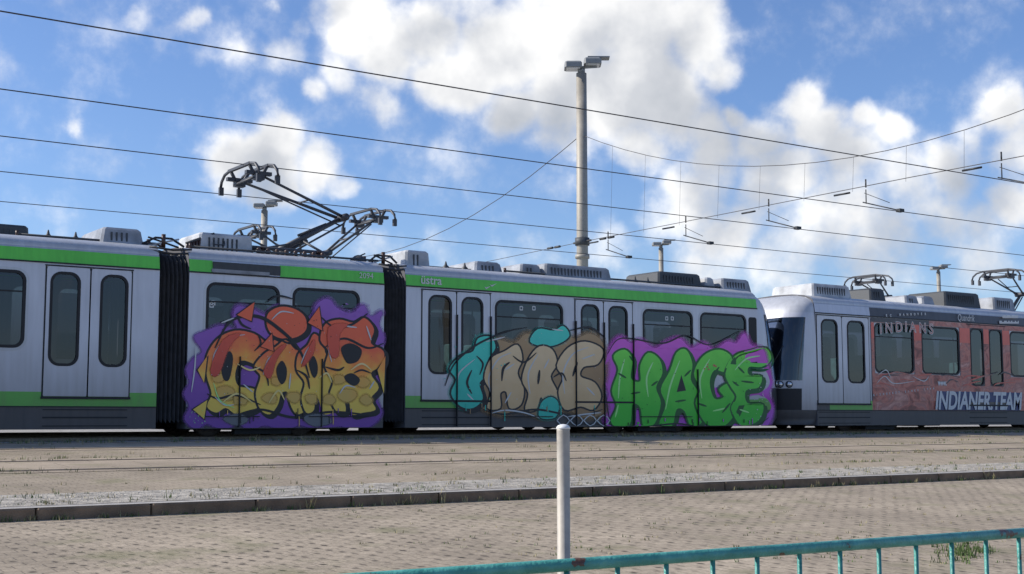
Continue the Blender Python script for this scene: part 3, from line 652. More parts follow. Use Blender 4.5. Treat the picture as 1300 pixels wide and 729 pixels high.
for pts in ([(622, 500), (620, 478), (632, 456), (648, 448)], [(672, 500), (670, 474), (682, 450)], [(716, 500), (714, 474), (726, 450), (746, 441)], [(580, 494), (582, 474), (602, 456)], [(640, 470), (652, 462)], [(690, 468), (696, 456)], [(738, 456), (754, 450)], [(600, 508), (592, 500)], [(616, 434), (640, 428)], [(700, 418), (714, 420)], [(640, 512), (648, 498)], [(744, 492), (754, 502)]):
    g2.stroke(pts, 1.8, whites)
for pts, w_ in (([(636, 484), (638, 468), (646, 460)], 3.4), ([(682, 488), (684, 470)], 3.4), ([(726, 478), (732, 460)], 3.4), ([(598, 470), (592, 486), (598, 500)], 3), ([(564, 490), (576, 462), (604, 438), (640, 422), (668, 416)], 2.6), ([(722, 420), (748, 416), (768, 430)], 2.6), ([(612, 520), (640, 526), (680, 520), (730, 528), (764, 520)], 2.6), ([(650, 452), (664, 460), (680, 448)], 2.4), ([(700, 480), (712, 474), (718, 484)], 2.4), ([(604, 452), (612, 462), (608, 476)], 2.4)): g2.stroke(pts, w_, blackp)
g2.stroke([(622, 525), (640, 521), (664, 524), (684, 531)], 1.8, whites); g2.stroke([(720, 529), (742, 526), (762, 524)], 1.8, whites)
for i in range(4):
    x = 706 + i * 17; g2.stroke([(x, 534), (x + 8, 527), (x + 16, 534), (x + 8, 541), (x, 534)], 1.2, whites, 2, False)
for k in range(12): g2.drip(random.uniform(580, 760), random.uniform(512, 524), random.uniform(5, 14), random.choice((blackp, g_teal, g_brown)))
g2.spatter(680, 470, 95, 50, 50, whites, (.25, .6)); g2.spatter(600, 470, 40, 50, 30, g_teal, (.3, .9))
g2.finish('graffiti', A)

g3 = Paint(uA)
g3.shape([(768, 460), (774, 440), (786, 428), (800, 436), (812, 432), (830, 442), (846, 434), (862, 430), (876, 442), (892, 436), (906, 444), (922, 434), (934, 436), (944, 424), (952, 438), (968, 444), (974, 460), (982, 484), (976, 500), (984, 518), (974, 540), (950, 546), (924, 540), (900, 546), (860, 540), (820, 547), (794, 541), (772, 543), (766, 520), (772, 500), (765, 480)], g_mag, fuzz=5)
g3.shape([(774, 538), (782, 516), (776, 496), (784, 470), (778, 452), (792, 444), (802, 456), (800, 480), (812, 484), (812, 464), (822, 448), (836, 456), (840, 474), (832, 492), (838, 512), (830, 538), (816, 542), (812, 518), (802, 514), (798, 540)], g_green, out=2.5, outm=g_dgreen, n=4)
g3.shape([(836, 540), (844, 514), (838, 494), (850, 470), (858, 448), (870, 444), (878, 462), (876, 482), (886, 500), (882, 520), (890, 536), (876, 541), (868, 522), (858, 520), (852, 541)], g_green, out=2.5, outm=g_dgreen, n=4)
g3.shape([(892, 534), (882, 512), (888, 494), (880, 474), (892, 452), (912, 444), (928, 454), (920, 472), (906, 470), (900, 486), (906, 506), (918, 504), (912, 494), (928, 486), (940, 500), (934, 522), (920, 540), (904, 542)], g_green, out=2.5, outm=g_dgreen, n=4)
g3.shape([(920, 474), (932, 452), (950, 446), (972, 442), (980, 456), (966, 466), (950, 466), (950, 476), (966, 478), (962, 492), (946, 496), (948, 512), (968, 514), (962, 534), (940, 540), (928, 520), (934, 504), (926, 490)], g_green, out=2.5, outm=g_dgreen, n=4)
g3.shape([(858, 498), (864, 476), (870, 496)], blackp, smooth=False)
for pts in ([(784, 506), (786, 480), (792, 456)], [(822, 504), (820, 480), (828, 460)], [(844, 520), (850, 490), (862, 458)], [(890, 506), (888, 480), (900, 456)], [(932, 470), (946, 456), (964, 452)], [(904, 522), (922, 518)], [(780, 530), (784, 514)], [(938, 520), (950, 524)]): g3.stroke(pts, 2.2, g_lime)
for pts in ([(800, 500), (812, 498)], [(856, 510), (870, 508)], [(902, 480), (912, 466)], [(940, 484), (956, 486)], [(784, 474), (794, 480)], [(826, 490), (834, 484)], [(876, 470), (868, 478)], [(884, 512), (896, 516)], [(936, 466), (944, 474)], [(916, 524), (926, 512)], [(798, 452), (806, 462)]): g3.stroke(pts, 2.6, g_dgreen)
g3.stroke([(770, 450), (782, 432), (800, 430), (840, 436), (870, 426), (900, 438), (940, 420)], 2, blackp)
g3.stroke([(768, 500), (776, 540), (800, 544), (860, 538), (900, 546), (950, 544), (976, 530)], 2, blackp)
g3.spatter(900, 470, 10, 8, 6, w_red, (.8, 1.6)); g3.spatter(800, 540, 22, 4, 8, g_green); g3.spatter(960, 500, 14, 34, 22, whites, (.3, .8)); g3.spatter(870, 490, 100, 50, 40, blackp, (.25, .6))
for k in range(14): g3.drip(random.uniform(780, 965), random.uniform(530, 540), random.uniform(3, 8), random.choice((g_dgreen, g_mag, blackp)))
g3.finish('graffiti', A)
g4 = Paint(uA)   # loose scribbles and drips beside the big pieces
for pts in ([(494 - 6, 0), (0, 0)],): pass

for x_ in (304, 408, 579, 622, 730, 766, 803, 884):
    u_ = U(x_); sm_ = MB(); z1_ = 2.4 if x_ in (579, 622, 730, 766, 803) else 1.44; sm_.box(u_ - .009, u_ + .009, -.062, -.02, H_SB + .02, z1_, rubber); sm_.build('panel_joint', A)
for (a_, c_) in ((262, 330), (392, 470), (640, 700), (812, 876)):
    sm_ = MB(); sm_.box(U(a_), U(c_), -.058, -.02, .36, .375, rubber); sm_.build('skirt_flap', A)
# ================================================================== SECOND TRAM (silver end, dark and red advertising wrap)
uB = px(1036) - 0.0
B = empty('tram', (uB, QF, ZR), 'tram with a rounded silver cab end and dark red ice hockey advertising along its side', 'tram')
def UB(x): return px(x) - uB
hB = []
# door pair behind the cab
hB.append(door(UB(1037), UB(1069), B, UB(1043), UB(1063))); hB.append(door(UB(1069), UB(1103), B, UB(1076), UB(1097))); doorway(UB(1037), UB(1069), UB(1103), B)
hB.append(window(UB(1110), UB(1160), LWB, WT, B)); hB.append(window(UB(1170), UB(1218), LWB, WT, B))
hB.append(door(UB(1228), UB(1252), B, UB(1232), UB(1248), wrapd)); hB.append(door(UB(1252), UB(1276), B, UB(1256), UB(1272), wrapd)); doorway(UB(1228), UB(1252), UB(1276), B)
hB.append(window(UB(1282), UB(1330), LWB, WT, B))
endB = 9.9
uw = UB(1106)
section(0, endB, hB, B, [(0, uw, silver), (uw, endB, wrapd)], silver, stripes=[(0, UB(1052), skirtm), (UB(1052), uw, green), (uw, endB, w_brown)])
nose(0, -1, B, silver, 1.15)
bellows(endB, endB + .9, B); section(endB + .9, endB + 4.9, [window(endB + 1.2, endB + 2.7, LWB, WT, B), window(endB + 3.0, endB + 4.5, LWB, WT, B)], B, wrapd, w_brown, wrapd)
bogie(UB(1120), B); bogie(endB + 2.9, B); underfloor([(UB(1058), UB(1085)), (UB(1150), UB(1195))], B)
seats([UB(1115), UB(1140), UB(1175), UB(1200), UB(1290)], B); poles([UB(1045), UB(1098), UB(1232)], B)
# wrap film : red strip at window-top height, brown below, blue patch ------------------------------------------------
wb = MB(); allh = [h for h in hB]
def film(u0, u1, h0, h1, m, d):
    """film panel cut out round the glazing it meets"""
    hs = []
    for lp in hB:
        a = min(p[0] for p in lp); c = max(p[0] for p in lp)
        if c < u0 or a > u1: continue
        hs.append(lp)
    if not [1 for lp in hs]: wb.sheet([[(u0, h0), (u1, h0), (u1, h1), (u0, h1)]], d, m); return
    segs = []; cur = u0
    for lp in sorted(hs, key=lambda l: min(p[0] for p in l)):
        a = min(p[0] for p in lp) - .03; c = max(p[0] for p in lp) + .03; lo_ = min(p[1] for p in lp) - .03; hi = max(p[1] for p in lp) + .03
        if a > cur: segs.append((cur, a, h0, h1))
        a2, c2 = max(a, u0), min(c, u1)
        if lo_ > h0: segs.append((a2, c2, h0, min(lo_, h1)))
        if hi < h1: segs.append((a2, c2, max(hi, h0), h1))
        cur = max(cur, c)
    if cur < u1: segs.append((cur, u1, h0, h1))
    for (a, c, z0, z1) in segs:
        if c - a > .01 and z1 - z0 > .01: wb.face([(a, d, z0), (c, d, z0), (c, d, z1), (a, d, z1)], m)
film(uw, endB, H_GT, H_WT - .02, w_brown, -.0165)
film(uw, endB, 2.36, 2.76, w_red, -.0175)
wb.face([(UB(1188), -.012, H_ST + .01), (UB(1292), -.012, H_ST + .01), (UB(1292), -.012, H_GT), (UB(1188), -.012, H_GT)], w_blue)
film(UB(1188), UB(1292), H_GT, 1.04, w_blue, -.0185)
film(uw, UB(1180), 2.78, H_WT - .02, wrapd, -.0180)
pb = Paint(uB); pb.b = wb
random.seed(11)
pb.d = -.022
for k_ in range(26):
    x_ = random.uniform(1108, 1300); y_ = random.uniform(474, 492); pb.stroke([(x_, y_), (x_ + random.uniform(4, 10), y_ - random.uniform(1, 5)), (x_ + random.uniform(14, 30), y_ - random.uniform(-3, 6))], random.uniform(.8, 2.2), random.choice((w_red, wrapd, w_light, w_brown)))
for pts in ([(1112, 487), (1122, 478), (1134, 487), (1160, 484)], [(1114, 476), (1124, 470), (1130, 480)], [(1158, 478), (1172, 484), (1178, 478)]): pb.stroke(pts, 1.2, whites)

wb.build('advertising_film', B)
def letB(s, x, y, size, m=whitep, **k): return let_at(s, x, y, size, B, uB, m, **k)
for i, ch in enumerate('HANNOVER'): letB(ch, 1141 + i * 4.6, 401 - i * .15, .085, rot=.03, bold=.004, dd=-.004)
for i, ch in enumerate('EC'): letB(ch, 1124 + i * 5, 402, .085, bold=.004, dd=-.004)
for i, ch in enumerate('INDIANS'):
    xi = 1116 + (0, 7, 20, 32, 38, 50, 63)[i]; y_ = 424 - 3 * math.sin(i / 6 * 3.14); letB(ch, xi, y_, .38, bold=.012, dd=-.006); letB(ch, xi, y_, .38, m=w_brown, bold=-.004, dd=-.0075)
for i, ch in enumerate('EISHOCKEY SINCE 1948'):
    if ch != ' ': letB(ch, 1108 + i * 4.0, 503 - i * .45, .07, bold=.003, dd=-.006, rot=.08)
letB('www.', 1190, 489, .2, sx=.75, bold=.012, dd=-.008)
letB('INDIANER.TEAM', 1186, 519, .66, sx=.78, shear=.22, bold=.020, dd=-.010)
letB('Quandrik', 1215, 407, .26, shear=.2, sx=.72, dd=-.004)
for r_, (y, w_) in enumerate(((404, 18), (411, 20))):
    x = 1272 - r_ * 4; sm = MB(); yb = None
    while x < 1272 + w_:
        q = random.uniform(1, 2.2); p = at_q(x, y, QF); p2 = at_q(x + q, y, QF); sm.box(p.x - uB, p2.x - uB, -.021, -.019, p.z - ZR, p.z - ZR + random.choice((.05, .08)), whitep); x += q
    sm.build('small_print', B)
for (x, y) in ((1050, 493), (1058, 491)):
    lg = MB(); p = at_q(x, y, QF); u = p.x - uB; h = p.z - ZR; lg.sheet([[(u, h), (u + .08, h - .03), (u + .2, h + .03), (u + .06, h - .005)]], -.006, blackp); lg.build('emblem', B)
rbB = lambda *a, **k: rbox(*a, parent=B, **k)
rbB(1032, 1082, 361, 371, boxw, d0=.4); rbB(1105, 1126, 366, 376, boxd, d0=.6); rbB(1150, 1168, 375, 381, boxg, d0=.6); rbB(1172, 1188, 376, 382, boxg, d0=.6)
rbB(1200, 1246, 371, 385, boxd, d0=.5); rbB(1262, 1290, 378, 389, boxg, d0=.5)
# destination sign over the middle section of the first tram
ds = MB(); ds.box(U(268), U(354), -.012, .02, 2.955, 3.13, boxd); ds.box(U(266), U(340), -.016, .015, 2.94, 3.0, boxg); ds.build('louvre', A)

# coupler between the trams
cp = MB(); cp.box(U(985) + .35, U(985) + .9, W / 2 - .12, W / 2 + .12, .42, .62, blackm, bev=.03); cp.build('coupler', A)

# ================================================================== TRAMS ON THE TRACKS BEHIND
def rear_tram(u0, length, qc, label, heads):
    t = empty('tram', (u0, qc - W / 2, ZR), label, 'tram', 'trams parked on the tracks behind')
    section(0, length, [], t, green, green)
    k = .8
    while k < length - 2: wb_ = MB(); wb_.sheet([rrect(k, k + 1.5, LWB, WT, .15)], -.006, glassd); wb_.build('window', t); k += 1.75
    for b_ in (2.2, length / 2, length - 2.2): bogie(b_, t)
    nose(0, -1, t, green, .8); nose(length, 1, t, green, .8)
    for (x, y, el) in heads:
        p = at_q(x, y, qc); hx = p.x - u0; hh = p.z - ZR
        panto_exact(t, hx, hh, hx + el[0], hh + el[1], hx + el[2], 3.56, u0)
    return t
p2 = at_q(468, 270, 27.0).x
rear_tram(p2 - 12.4, 24.4, 27.0, 'tram on the next track, its pantograph right of the big one', [(468, 270, (-1.1, -1.05, -2.2))])
p3 = at_q(1268, 343, 27.0).x
rear_tram(p2 + 13.2, 24.0, 27.0, 'tram behind the red one, large half raised pantograph at right edge', [(1268, 344, (1.2, -.75, .2))])
p4 = at_q(322, 290, 31.0).x
rear_tram(p4 - 12.4, 23.6, 31.0, 'tram two tracks back, pantograph small beside the left lamp mast', [(322, 290, (1.2, -.75, .3))])
rear_tram(p4 + 12.4, 24.0, 31.0, 'tram two tracks back, low pantograph over the silver cab end', [(1102, 351, (1.0, -.7, .3))])

# ================================================================== GROUND
QK = 11.5
def gz(q):
    if q <= QK: return max(-2.0, -.0 + .04 * q)
    if q <= 20.6: return ZE - .77 + (q - QK) * (.37 / (20.6 - QK))
    return ZE - .40
def paver_mat(name, base, sx, sy, dots, mort=.6, var=.08, warm=0):
    m = bpy.data.materials.new(name); m.use_nodes = True; nt = m.node_tree; b = nt.nodes['Principled BSDF']; b.inputs['Roughness'].default_value = .88; b.inputs['Specular IOR Level'].default_value = .25
    N = nt.nodes.new; L = nt.links.new
    tc = N('ShaderNodeTexCoord'); br = N('ShaderNodeTexBrick'); br.inputs['Scale'].default_value = 1; br.inputs['Brick Width'].default_value = sx; br.inputs['Row Height'].default_value = sy
    br.inputs['Mortar Size'].default_value = .006; br.inputs['Mortar Smooth'].default_value = .3
    br.inputs['Color1'].default_value = (*[c * (1 - var) for c in base], 1); br.inputs['Color2'].default_value = (*[c * (1 + var) for c in base], 1); br.inputs['Mortar'].default_value = (*[c * mort for c in base], 1)
    L(tc.outputs['Object'], br.inputs['Vector'])
    n = N('ShaderNodeTexNoise'); n.inputs['Scale'].default_value = .8; n.inputs['Detail'].default_value = 8; n.inputs['Roughness'].default_value = .65; L(tc.outputs['Object'], n.inputs['Vector'])
    n2 = N('ShaderNodeTexNoise'); n2.inputs['Scale'].default_value = 45; n2.inputs['Detail'].default_value = 4; L(tc.outputs['Object'], n2.inputs['Vector'])
    r1 = N('ShaderNodeMapRange'); r1.inputs['From Min'].default_value = .3; r1.inputs['From Max'].default_value = .7; r1.inputs['To Min'].default_value = .74; r1.inputs['To Max'].default_value = 1.18; L(n.outputs['Fac'], r1.inputs['Value'])
    r2 = N('ShaderNodeMapRange'); r2.inputs['From Min'].default_value = .3; r2.inputs['From Max'].default_value = .7; r2.inputs['To Min'].default_value = .82; r2.inputs['To Max'].default_value = 1.15; L(n2.outputs['Fac'], r2.inputs['Value'])
    mm = N('ShaderNodeMath'); mm.operation = 'MULTIPLY'; L(r1.outputs[0], mm.inputs[0]); L(r2.outputs[0], mm.inputs[1])
    last = mm.outputs[0]
    if dots:
        # the small open gaps at the corners of interlocking stones
        sp = N('ShaderNodeSeparateXYZ'); L(tc.outputs['Object'], sp.inputs[0])
        row = N('ShaderNodeMath'); row.operation = 'DIVIDE'; L(sp.outputs['Y'], row.inputs[0]); row.inputs[1].default_value = sy
        fl = N('ShaderNodeMath'); fl.operation = 'FLOOR'; L(row.outputs[0], fl.inputs[0])
        m3 = N('ShaderNodeMath'); m3.operation = 'FLOORED_MODULO'; L(fl.outputs[0], m3.inputs[0]); m3.inputs[1].default_value = 4
        md = N('ShaderNodeMath'); md.operation = 'MULTIPLY'; L(m3.outputs[0], md.inputs[0]); md.inputs[1].default_value = .21
        ux = N('ShaderNodeMath'); ux.operation = 'DIVIDE'; L(sp.outputs['X'], ux.inputs[0]); ux.inputs[1].default_value = sx
        ad = N('ShaderNodeMath'); ad.operation = 'ADD'; L(ux.outputs[0], ad.inputs[0]); L(md.outputs[0], ad.inputs[1])
        fr = N('ShaderNodeMath'); fr.operation = 'FRACT'; L(ad.outputs[0], fr.inputs[0]); fy = N('ShaderNodeMath'); fy.operation = 'FRACT'; L(row.outputs[0], fy.inputs[0])
        cb = N('ShaderNodeCombineXYZ'); sxx = N('ShaderNodeMath'); sxx.operation = 'MULTIPLY'; L(fr.outputs[0], sxx.inputs[0]); sxx.inputs[1].default_value = sx / sy; L(sxx.outputs[0], cb.inputs[0]); L(fy.outputs[0], cb.inputs[1])
        ds_ = N('ShaderNodeVectorMath'); ds_.operation = 'DISTANCE'; L(cb.outputs[0], ds_.inputs[0]); ds_.inputs[1].default_value = (.5 * sx / sy, .5, 0)
        rr = N('ShaderNodeMapRange'); rr.inputs['From Min'].default_value = .13; rr.inputs['From Max'].default_value = .30; rr.inputs['To Max'].default_value = 1; L(ds_.outputs['Value'], rr.inputs['Value'])
        nj = N('ShaderNodeTexNoise'); nj.inputs['Scale'].default_value = 4.5; nj.inputs['Detail'].default_value = 3; L(tc.outputs['Object'], nj.inputs['Vector']); rj = N('ShaderNodeMapRange'); rj.inputs['From Min'].default_value = .38; rj.inputs['From Max'].default_value = .62; rj.inputs['To Min'].default_value = .12; rj.inputs['To Max'].default_value = .85; L(nj.outputs['Fac'], rj.inputs['Value']); L(rj.outputs[0], rr.inputs['To Min'])
        m2 = N('ShaderNodeMath'); m2.operation = 'MULTIPLY'; L(last, m2.inputs[0]); L(rr.outputs[0], m2.inputs[1]); last = m2.outputs[0]
    vs = N('ShaderNodeVectorMath'); vs.operation = 'SCALE'; L(br.outputs['Color'], vs.inputs[0]); L(last, vs.inputs['Scale'])
    # moss in patches of the joints
    n3 = N('ShaderNodeTexNoise'); n3.inputs['Scale'].default_value = 1.7; n3.inputs['Detail'].default_value = 7; L(tc.outputs['Object'], n3.inputs['Vector'])
    r3 = N('ShaderNodeMapRange'); r3.inputs['From Min'].default_value = .55; r3.inputs['From Max'].default_value = .72; r3.inputs['To Max'].default_value = .5; L(n3.outputs['Fac'], r3.inputs['Value'])
    mx = N('ShaderNodeMix'); mx.data_type = 'RGBA'; L(r3.outputs[0], mx.inputs['Factor']); L(vs.outputs[0], mx.inputs['A']); mx.inputs['B'].default_value = (.17, .17, .08, 1)
    L(mx.outputs['Result'], b.inputs['Base Color'])
    bp = N('ShaderNodeBump'); bp.inputs['Strength'].default_value = .5; bp.inputs['Distance'].default_value = .01; L(br.outputs['Fac'], bp.inputs['Height']); bp.invert = True
    bp2 = N('ShaderNodeBump'); bp2.inputs['Strength'].default_value = .3; bp2.inputs['Distance'].default_value = .01; L(n2.outputs['Fac'], bp2.inputs['Height']); L(bp.outputs[0], bp2.inputs['Normal']); L(bp2.outputs[0], b.inputs['Normal'])
    return m
pave_near = paver_mat('concrete_pavers', (.37, .305, .225), .20, .125, True)
pave_far = paver_mat('yard_pavers', (.345, .285, .21), .20, .10, False, .55)
slabm = paver_mat('track_slabs', (.36, .295, .22), 1.0, .72, False, .45)
rubble = mat('crushed_stone', (.34, .31, .26), .9, noise=.5, nscale=9, bump=.9, bscale=40)
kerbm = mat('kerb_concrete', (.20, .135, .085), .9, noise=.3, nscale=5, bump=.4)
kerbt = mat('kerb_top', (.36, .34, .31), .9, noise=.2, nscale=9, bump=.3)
gravel = mat('yard_gravel', (.30, .28, .25), .95, noise=.4, nscale=6, bump=.6)
def strip(name, q0, q1, m, x0=-60, x1=140, dz=0, n=1):
    b = MB()
    for i in range(n):
        a = q0 + (q1 - q0) * i / n; c = q0 + (q1 - q0) * (i + 1) / n
        za = gz(a + 1e-6) + dz if i == 0 and q0 >= QK else gz(a) + dz
        b.face([(x0, a, za), (x1, a, za), (x1, c, gz(c) + dz), (x0, c, gz(c) + dz)], m)
    return tag(b.build(name), kind='structure')
strip('pavement', -12, QK - .002, pave_near, n=4)
QT1, QT2 = 16.2, 20.0
# yard: pavers with slab tracks
segs = []
strip('yard_paving', 12.75, 20.6, pave_far, dz=0)
for qc in (QT1, QT2): 
    a, c = qc - 1.15, min(qc + 1.15, 20.59)
    strip('track_bed', qc - 1.05, min(qc + 1.05, 20.59), slabm, dz=.004)
strip('gravel_verge', 11.72, 12.75, rubble, dz=.0)
b = MB(); b.face([(-1500, 20.6, ZE - .40), (2500, 20.6, ZE - .40), (2500, 3500, ZE - .40), (-1500, 3500, ZE - .40)], gravel)
b.face([(-1500, -1500, -2), (2500, -1500, -2), (2500, 20.59, -2), (-1500, 20.59, -2)], gravel); 
b.face([(-1500, 20.595, -2), (2500, 20.595, -2), (2500, 20.595, ZE - .402), (-1500, 20.595, ZE - .402)], gravel); tag(b.build('ground'), kind='structure')
# kerb as individual stones in one structure
kb = MB(); zt = gz(QK + 1e-6); zb = gz(QK) - .15; x = -60
while x < 140:
    L_ = 1.0; j = random.uniform(-.004, .004)
    kb.box(x + .006, x + L_ - .006, QK + j, 11.72, zb, zt + j, kerbm, bev=.012); x += L_
ko = tag(kb.build('kerb'), kind='structure')
kt = MB(); kt.face([(-60, QK + .02, zt + .005), (140, QK + .02, zt + .005), (140, 11.72, zt + .006), (-60, 11.72, zt + .006)], kerbt); tag(kt.build('kerb_top'), kind='structure')
def track(qc, embedded=True, x0=-60, x1=140):
    b = MB()
    for s_ in (-.7175, .7175):
        q = qc + s_; z = gz(q)
        if embedded:
            b.box(x0, x1, q - .035, q + .035, z - .05, z + .010, steelr); b.box(x0, x1, q + .036, q + .10, z - .05, z + .006, rubber); b.box(x0, x1, q - .075, q - .036, z - .05, z + .0055, kerbm)
        else:
            b.box(x0, x1, q - .035, q + .035, ZE - .40, ZR, steelr)
    tag(b.build('rail'), kind='structure')
for qc in (QT1, QT2): track(qc)
for qc in (QF + W / 2, 27.0, 31.0): track(qc, False)

# weeds: stuff -------------------------------------------------
weedm = [mat('weed_green', (.075, .12, .03), .8), mat('weed_dry', (.30, .26, .13), .85)]
wd = MB(); random.seed(21)
def tuft(x, y, z, h, n, m):
    for _ in range(n):
        a = random.random() * 6.28; l = h * random.uniform(.5, 1.2); lean = random.uniform(.1, .7) * l; w = .004 + .012 * h
        dx, dy = math.cos(a), math.sin(a); bx, by = x + random.uniform(-.04, .04), y + random.uniform(-.03, .03)
        wd.face([(bx - dy * w, by + dx * w, z), (bx + dy * w, by - dx * w, z), (bx + dx * lean * .5 + dy * w * .6, by + dy * lean * .5 - dx * w * .6, z + l * .6), (bx + dx * lean, by + dy * lean, z + l)], m)
for _ in range(520):   # foot of kerb and kerb top joint
    x = random.uniform(-4, 34); q = QK - random.uniform(.0, .06); tuft(x, q, gz(q), random.uniform(.02, .07) * (2 if random.random() < .12 else 1), 6, random.choice(weedm))
for _ in range(900):
    x = random.uniform(-2, 40); q = 11.74 + random.random() ** 1.5 * 1.2; tuft(x, q, gz(q), random.uniform(.01, .06), 5, random.choice(weedm))
for q0 in (QT1 - .76, QT1 + .8, QT1 - 1.1, QT1 + 1.1, QT2 - .76, QT2 + .8, 18.1, 13.6):
    cx_ = [random.uniform(0, 45) for _ in range(14)]
    for _ in range(330):
        x = random.choice(cx_) + random.gauss(0, .7) if random.random() < .7 else random.uniform(0, 45); q = q0 + random.gauss(0, .05); tuft(x, q, gz(q), random.uniform(.015, .06), 5, random.choice(weedm))
for _ in range(700):
    x = random.uniform(2, 45); q = 20.6 + random.gauss(.1, .25); tuft(x, q, gz(q), random.uniform(.03, .11), 6, random.choice(weedm))
for _ in range(250):
    p = at_z(random.uniform(420, 1300), random.uniform(655, 728), .2); q = p.y; tuft(round(p.x / .2) * .2, round(q / .125) * .125, gz(q), random.uniform(.008, .03), 5, weedm[0] if random.random() < .4 else weedm[1])
for _ in range(90):
    p = at_z(1225 + random.gauss(0, 18), 728 + random.gauss(0, 6), .1); tuft(p.x, p.y, gz(p.y), random.uniform(.02, .07), 6, weedm[0])
tag(wd.build('weeds'), kind='stuff')
# stones on the verge
sb = MB(); stm = mat('stone_chip', (.36, .32, .26), .95, noise=.5, nscale=4)
for _ in range(5200):
    x = random.uniform(0, 34); q = random.uniform(11.76, 12.75); z = gz(q); r = random.uniform(.006, .018)
    vs = [(x + r * random.uniform(.7, 1.2) * a, q + r * random.uniform(.7, 1.2) * b_, z + r * .5 * c_) for a, b_, c_ in ((1, 0, 0), (-1, 0, 0), (0, 1, 0), (0, -1, 0), (0, 0, 1))]
    sb.raw(vs, [(0, 2, 4), (2, 1, 4), (1, 3, 4), (3, 0, 4)], stm)
tag(sb.build('stone_chips'), kind='stuff')

# ================================================================== FOREGROUND RAILING AND BOLLARD
zr_ = ZE - .335
Pa = at_z(712, 718, zr_); Pb = at_z(1300, 676.5, zr_); dirr = (Pb - Pa).normalized()
P904 = at_z(904, 704.3, zr_); P1293 = at_z(1293, 677, zr_)
t904 = (P904 - Pa).dot(dirr); t1293 = (P1293 - Pa).dot(dirr); spc = (t1293 - t904) / 8
ang = math.atan2(dirr.y, dirr.x)
RL = empty('railing', (Pa.x, Pa.y, gz(Pa.y)), 'teal green metal railing with thin upright bars in front of the pavement', 'railing', rz=ang)
zt_ = zr_ - gz(Pa.y)
def tubeobj(name, pts, r, m, parent, n=12): b = MB(); b.tube(pts, r, m, n); return b.build(name, parent)
t0 = t904 - spc * 22; t1 = t904 + spc * 24
tubeobj('top_rail', [(t0, 0, zt_), (t1, 0, zt_)], .0145, railm, RL, 16)
tubeobj('bottom_rail', [(t0, 0, .13), (t1, 0, .13)], .012, railm, RL)
for k in range(-22, 24):
    if k % 16 == 10: tubeobj('post', [(t904 + k * spc, 0, -.05), (t904 + k * spc, 0, zt_)], .017, railm, RL)
    else: tubeobj('bar', [(t904 + k * spc, 0, .13), (t904 + k * spc, 0, zt_)], .0062, railm, RL, 8)
zb_ = 8.7; pbq = at_z(715, 541, ZE - .058)
d_ = ray(715, 541); pb_ = EYE + d_ * (zb_ / d_.dot(Fh)); BO = empty('bollard', (pb_.x, pb_.y, gz(pb_.y)), 'grey steel bollard with a pale domed cap standing behind the railing', 'bollard')
hb_ = pb_.z - gz(pb_.y)
b = MB(); b.lathe([(.043, -.1), (.0435, hb_ - .03), (.0435, hb_ - .02)], galv, 28); b.build('post', BO)
b = MB(); b.lathe([(.0435, hb_ - .02), (.047, hb_ - .018), (.046, hb_ - .008), (.036, hb_ + .004), (.018, hb_ + .011), (.002, hb_ + .013)], capm, 28); b.build('cap', BO)

# ================================================================== MASTS
def mast(x, ytop, Z, label, w=.40, lamp=True, p=None, top_h=None):
    if p is None:
        d = ray(x, ytop); p = EYE + d * (Z / d.dot(Fh)); top = p.z
    else: top = top_h
    zb0 = gz(p.y); M = empty('light_mast', (p.x, p.y, zb0), label, 'light mast', 'light masts of the tram yard', rz=-PHI)
    h = top - zb0; b = MB(); b.tube([(0, 0, -.3), (0, 0, h * .5), (0, 0, h - .35)], w / 2, mastm, 24, w / 2 * .84)
    b.tube([(0, 0, h * .46), (0, 0, h * .46 + .12)], w / 2 + .03, mastm, 24); b.build('pole', M)
    c = MB(); c.tube([(0, 0, h - .36), (0, 0, h - .2)], w * .30, lampm, 16); c.tube([(-.45, 0, h - .18), (.5, 0, h - .12)], .05, lampm, 8); c.build('bracket', M)
    for (dx, dz) in ((-.27, -.06), (.36, .06)):
        l = MB(); l.box(dx - .28, dx + .28, -.3, .3, h - .14 + dz, h + .06 + dz, lampm, bev=.05); 
        if dx > 0: l.box(dx - .16, dx + .55, -.2, .2, h + .075 + dz, h + .115 + dz, lampm)
        lo_ = l.build('lamp', M); g_ = MB(); g_.box(dx - .22, dx + .22, -.24, .24, h - .165 + dz, h - .141 + dz, lampglass); g_.build('lens', lo_)
    return M, p
M1, P1 = mast(738, 80, 41.3, 'tall grey mast with two lamps rising behind the graffiti tram')
mast(336, 259, 67, 'distant lamp mast beside the raised pantograph, leftmost one')
mast(839, 308, 82, 'distant lamp mast just right of the tall mast, above the roof boxes', .36)
mast(1191, 339, 95.4, 'small distant lamp mast above the red tram at far right', .34)
for (x, y) in ((650, 0),): pass
PX = 24.1
ends = Vector((PX, 6.0, 0)); mast(0, 0, 0, 'lamp mast on the near side of the yard carrying the span cables', .4, p=Vector((PX, 5.2, 0)), top_h=ZE + 11.1)

# contact wires
HW = ZE + 4.83
labs = ['highest overhead contact wire, nearest to the pavement', 'second overhead contact wire from the top', 'overhead contact wire touching the raised pantograph', 'fourth overhead contact wire, passing the elbow of the pantograph', 'lowest overhead contact wire, just above the tram roofs']
obs = [(20.2, 227), (117, 286), (176, 321), (223, 345), (263, 365)]
qs = []
for i, (ya, yb) in enumerate(obs):
    # choose q from height at the middle of the frame
    x = 650; y = (ya + yb) / 2; d = ray(x, y); t = (HW - ZE) / d.z; p = EYE + d * t; qs.append(p.y)
    b = MB(); b.tube([(-70 + k * 15, p.y, HW) for k in range(16)], .0095, wirem, 6); tag(b.build('contact_wire'), labs[i], 'overhead wire', 'contact wires over the tracks')
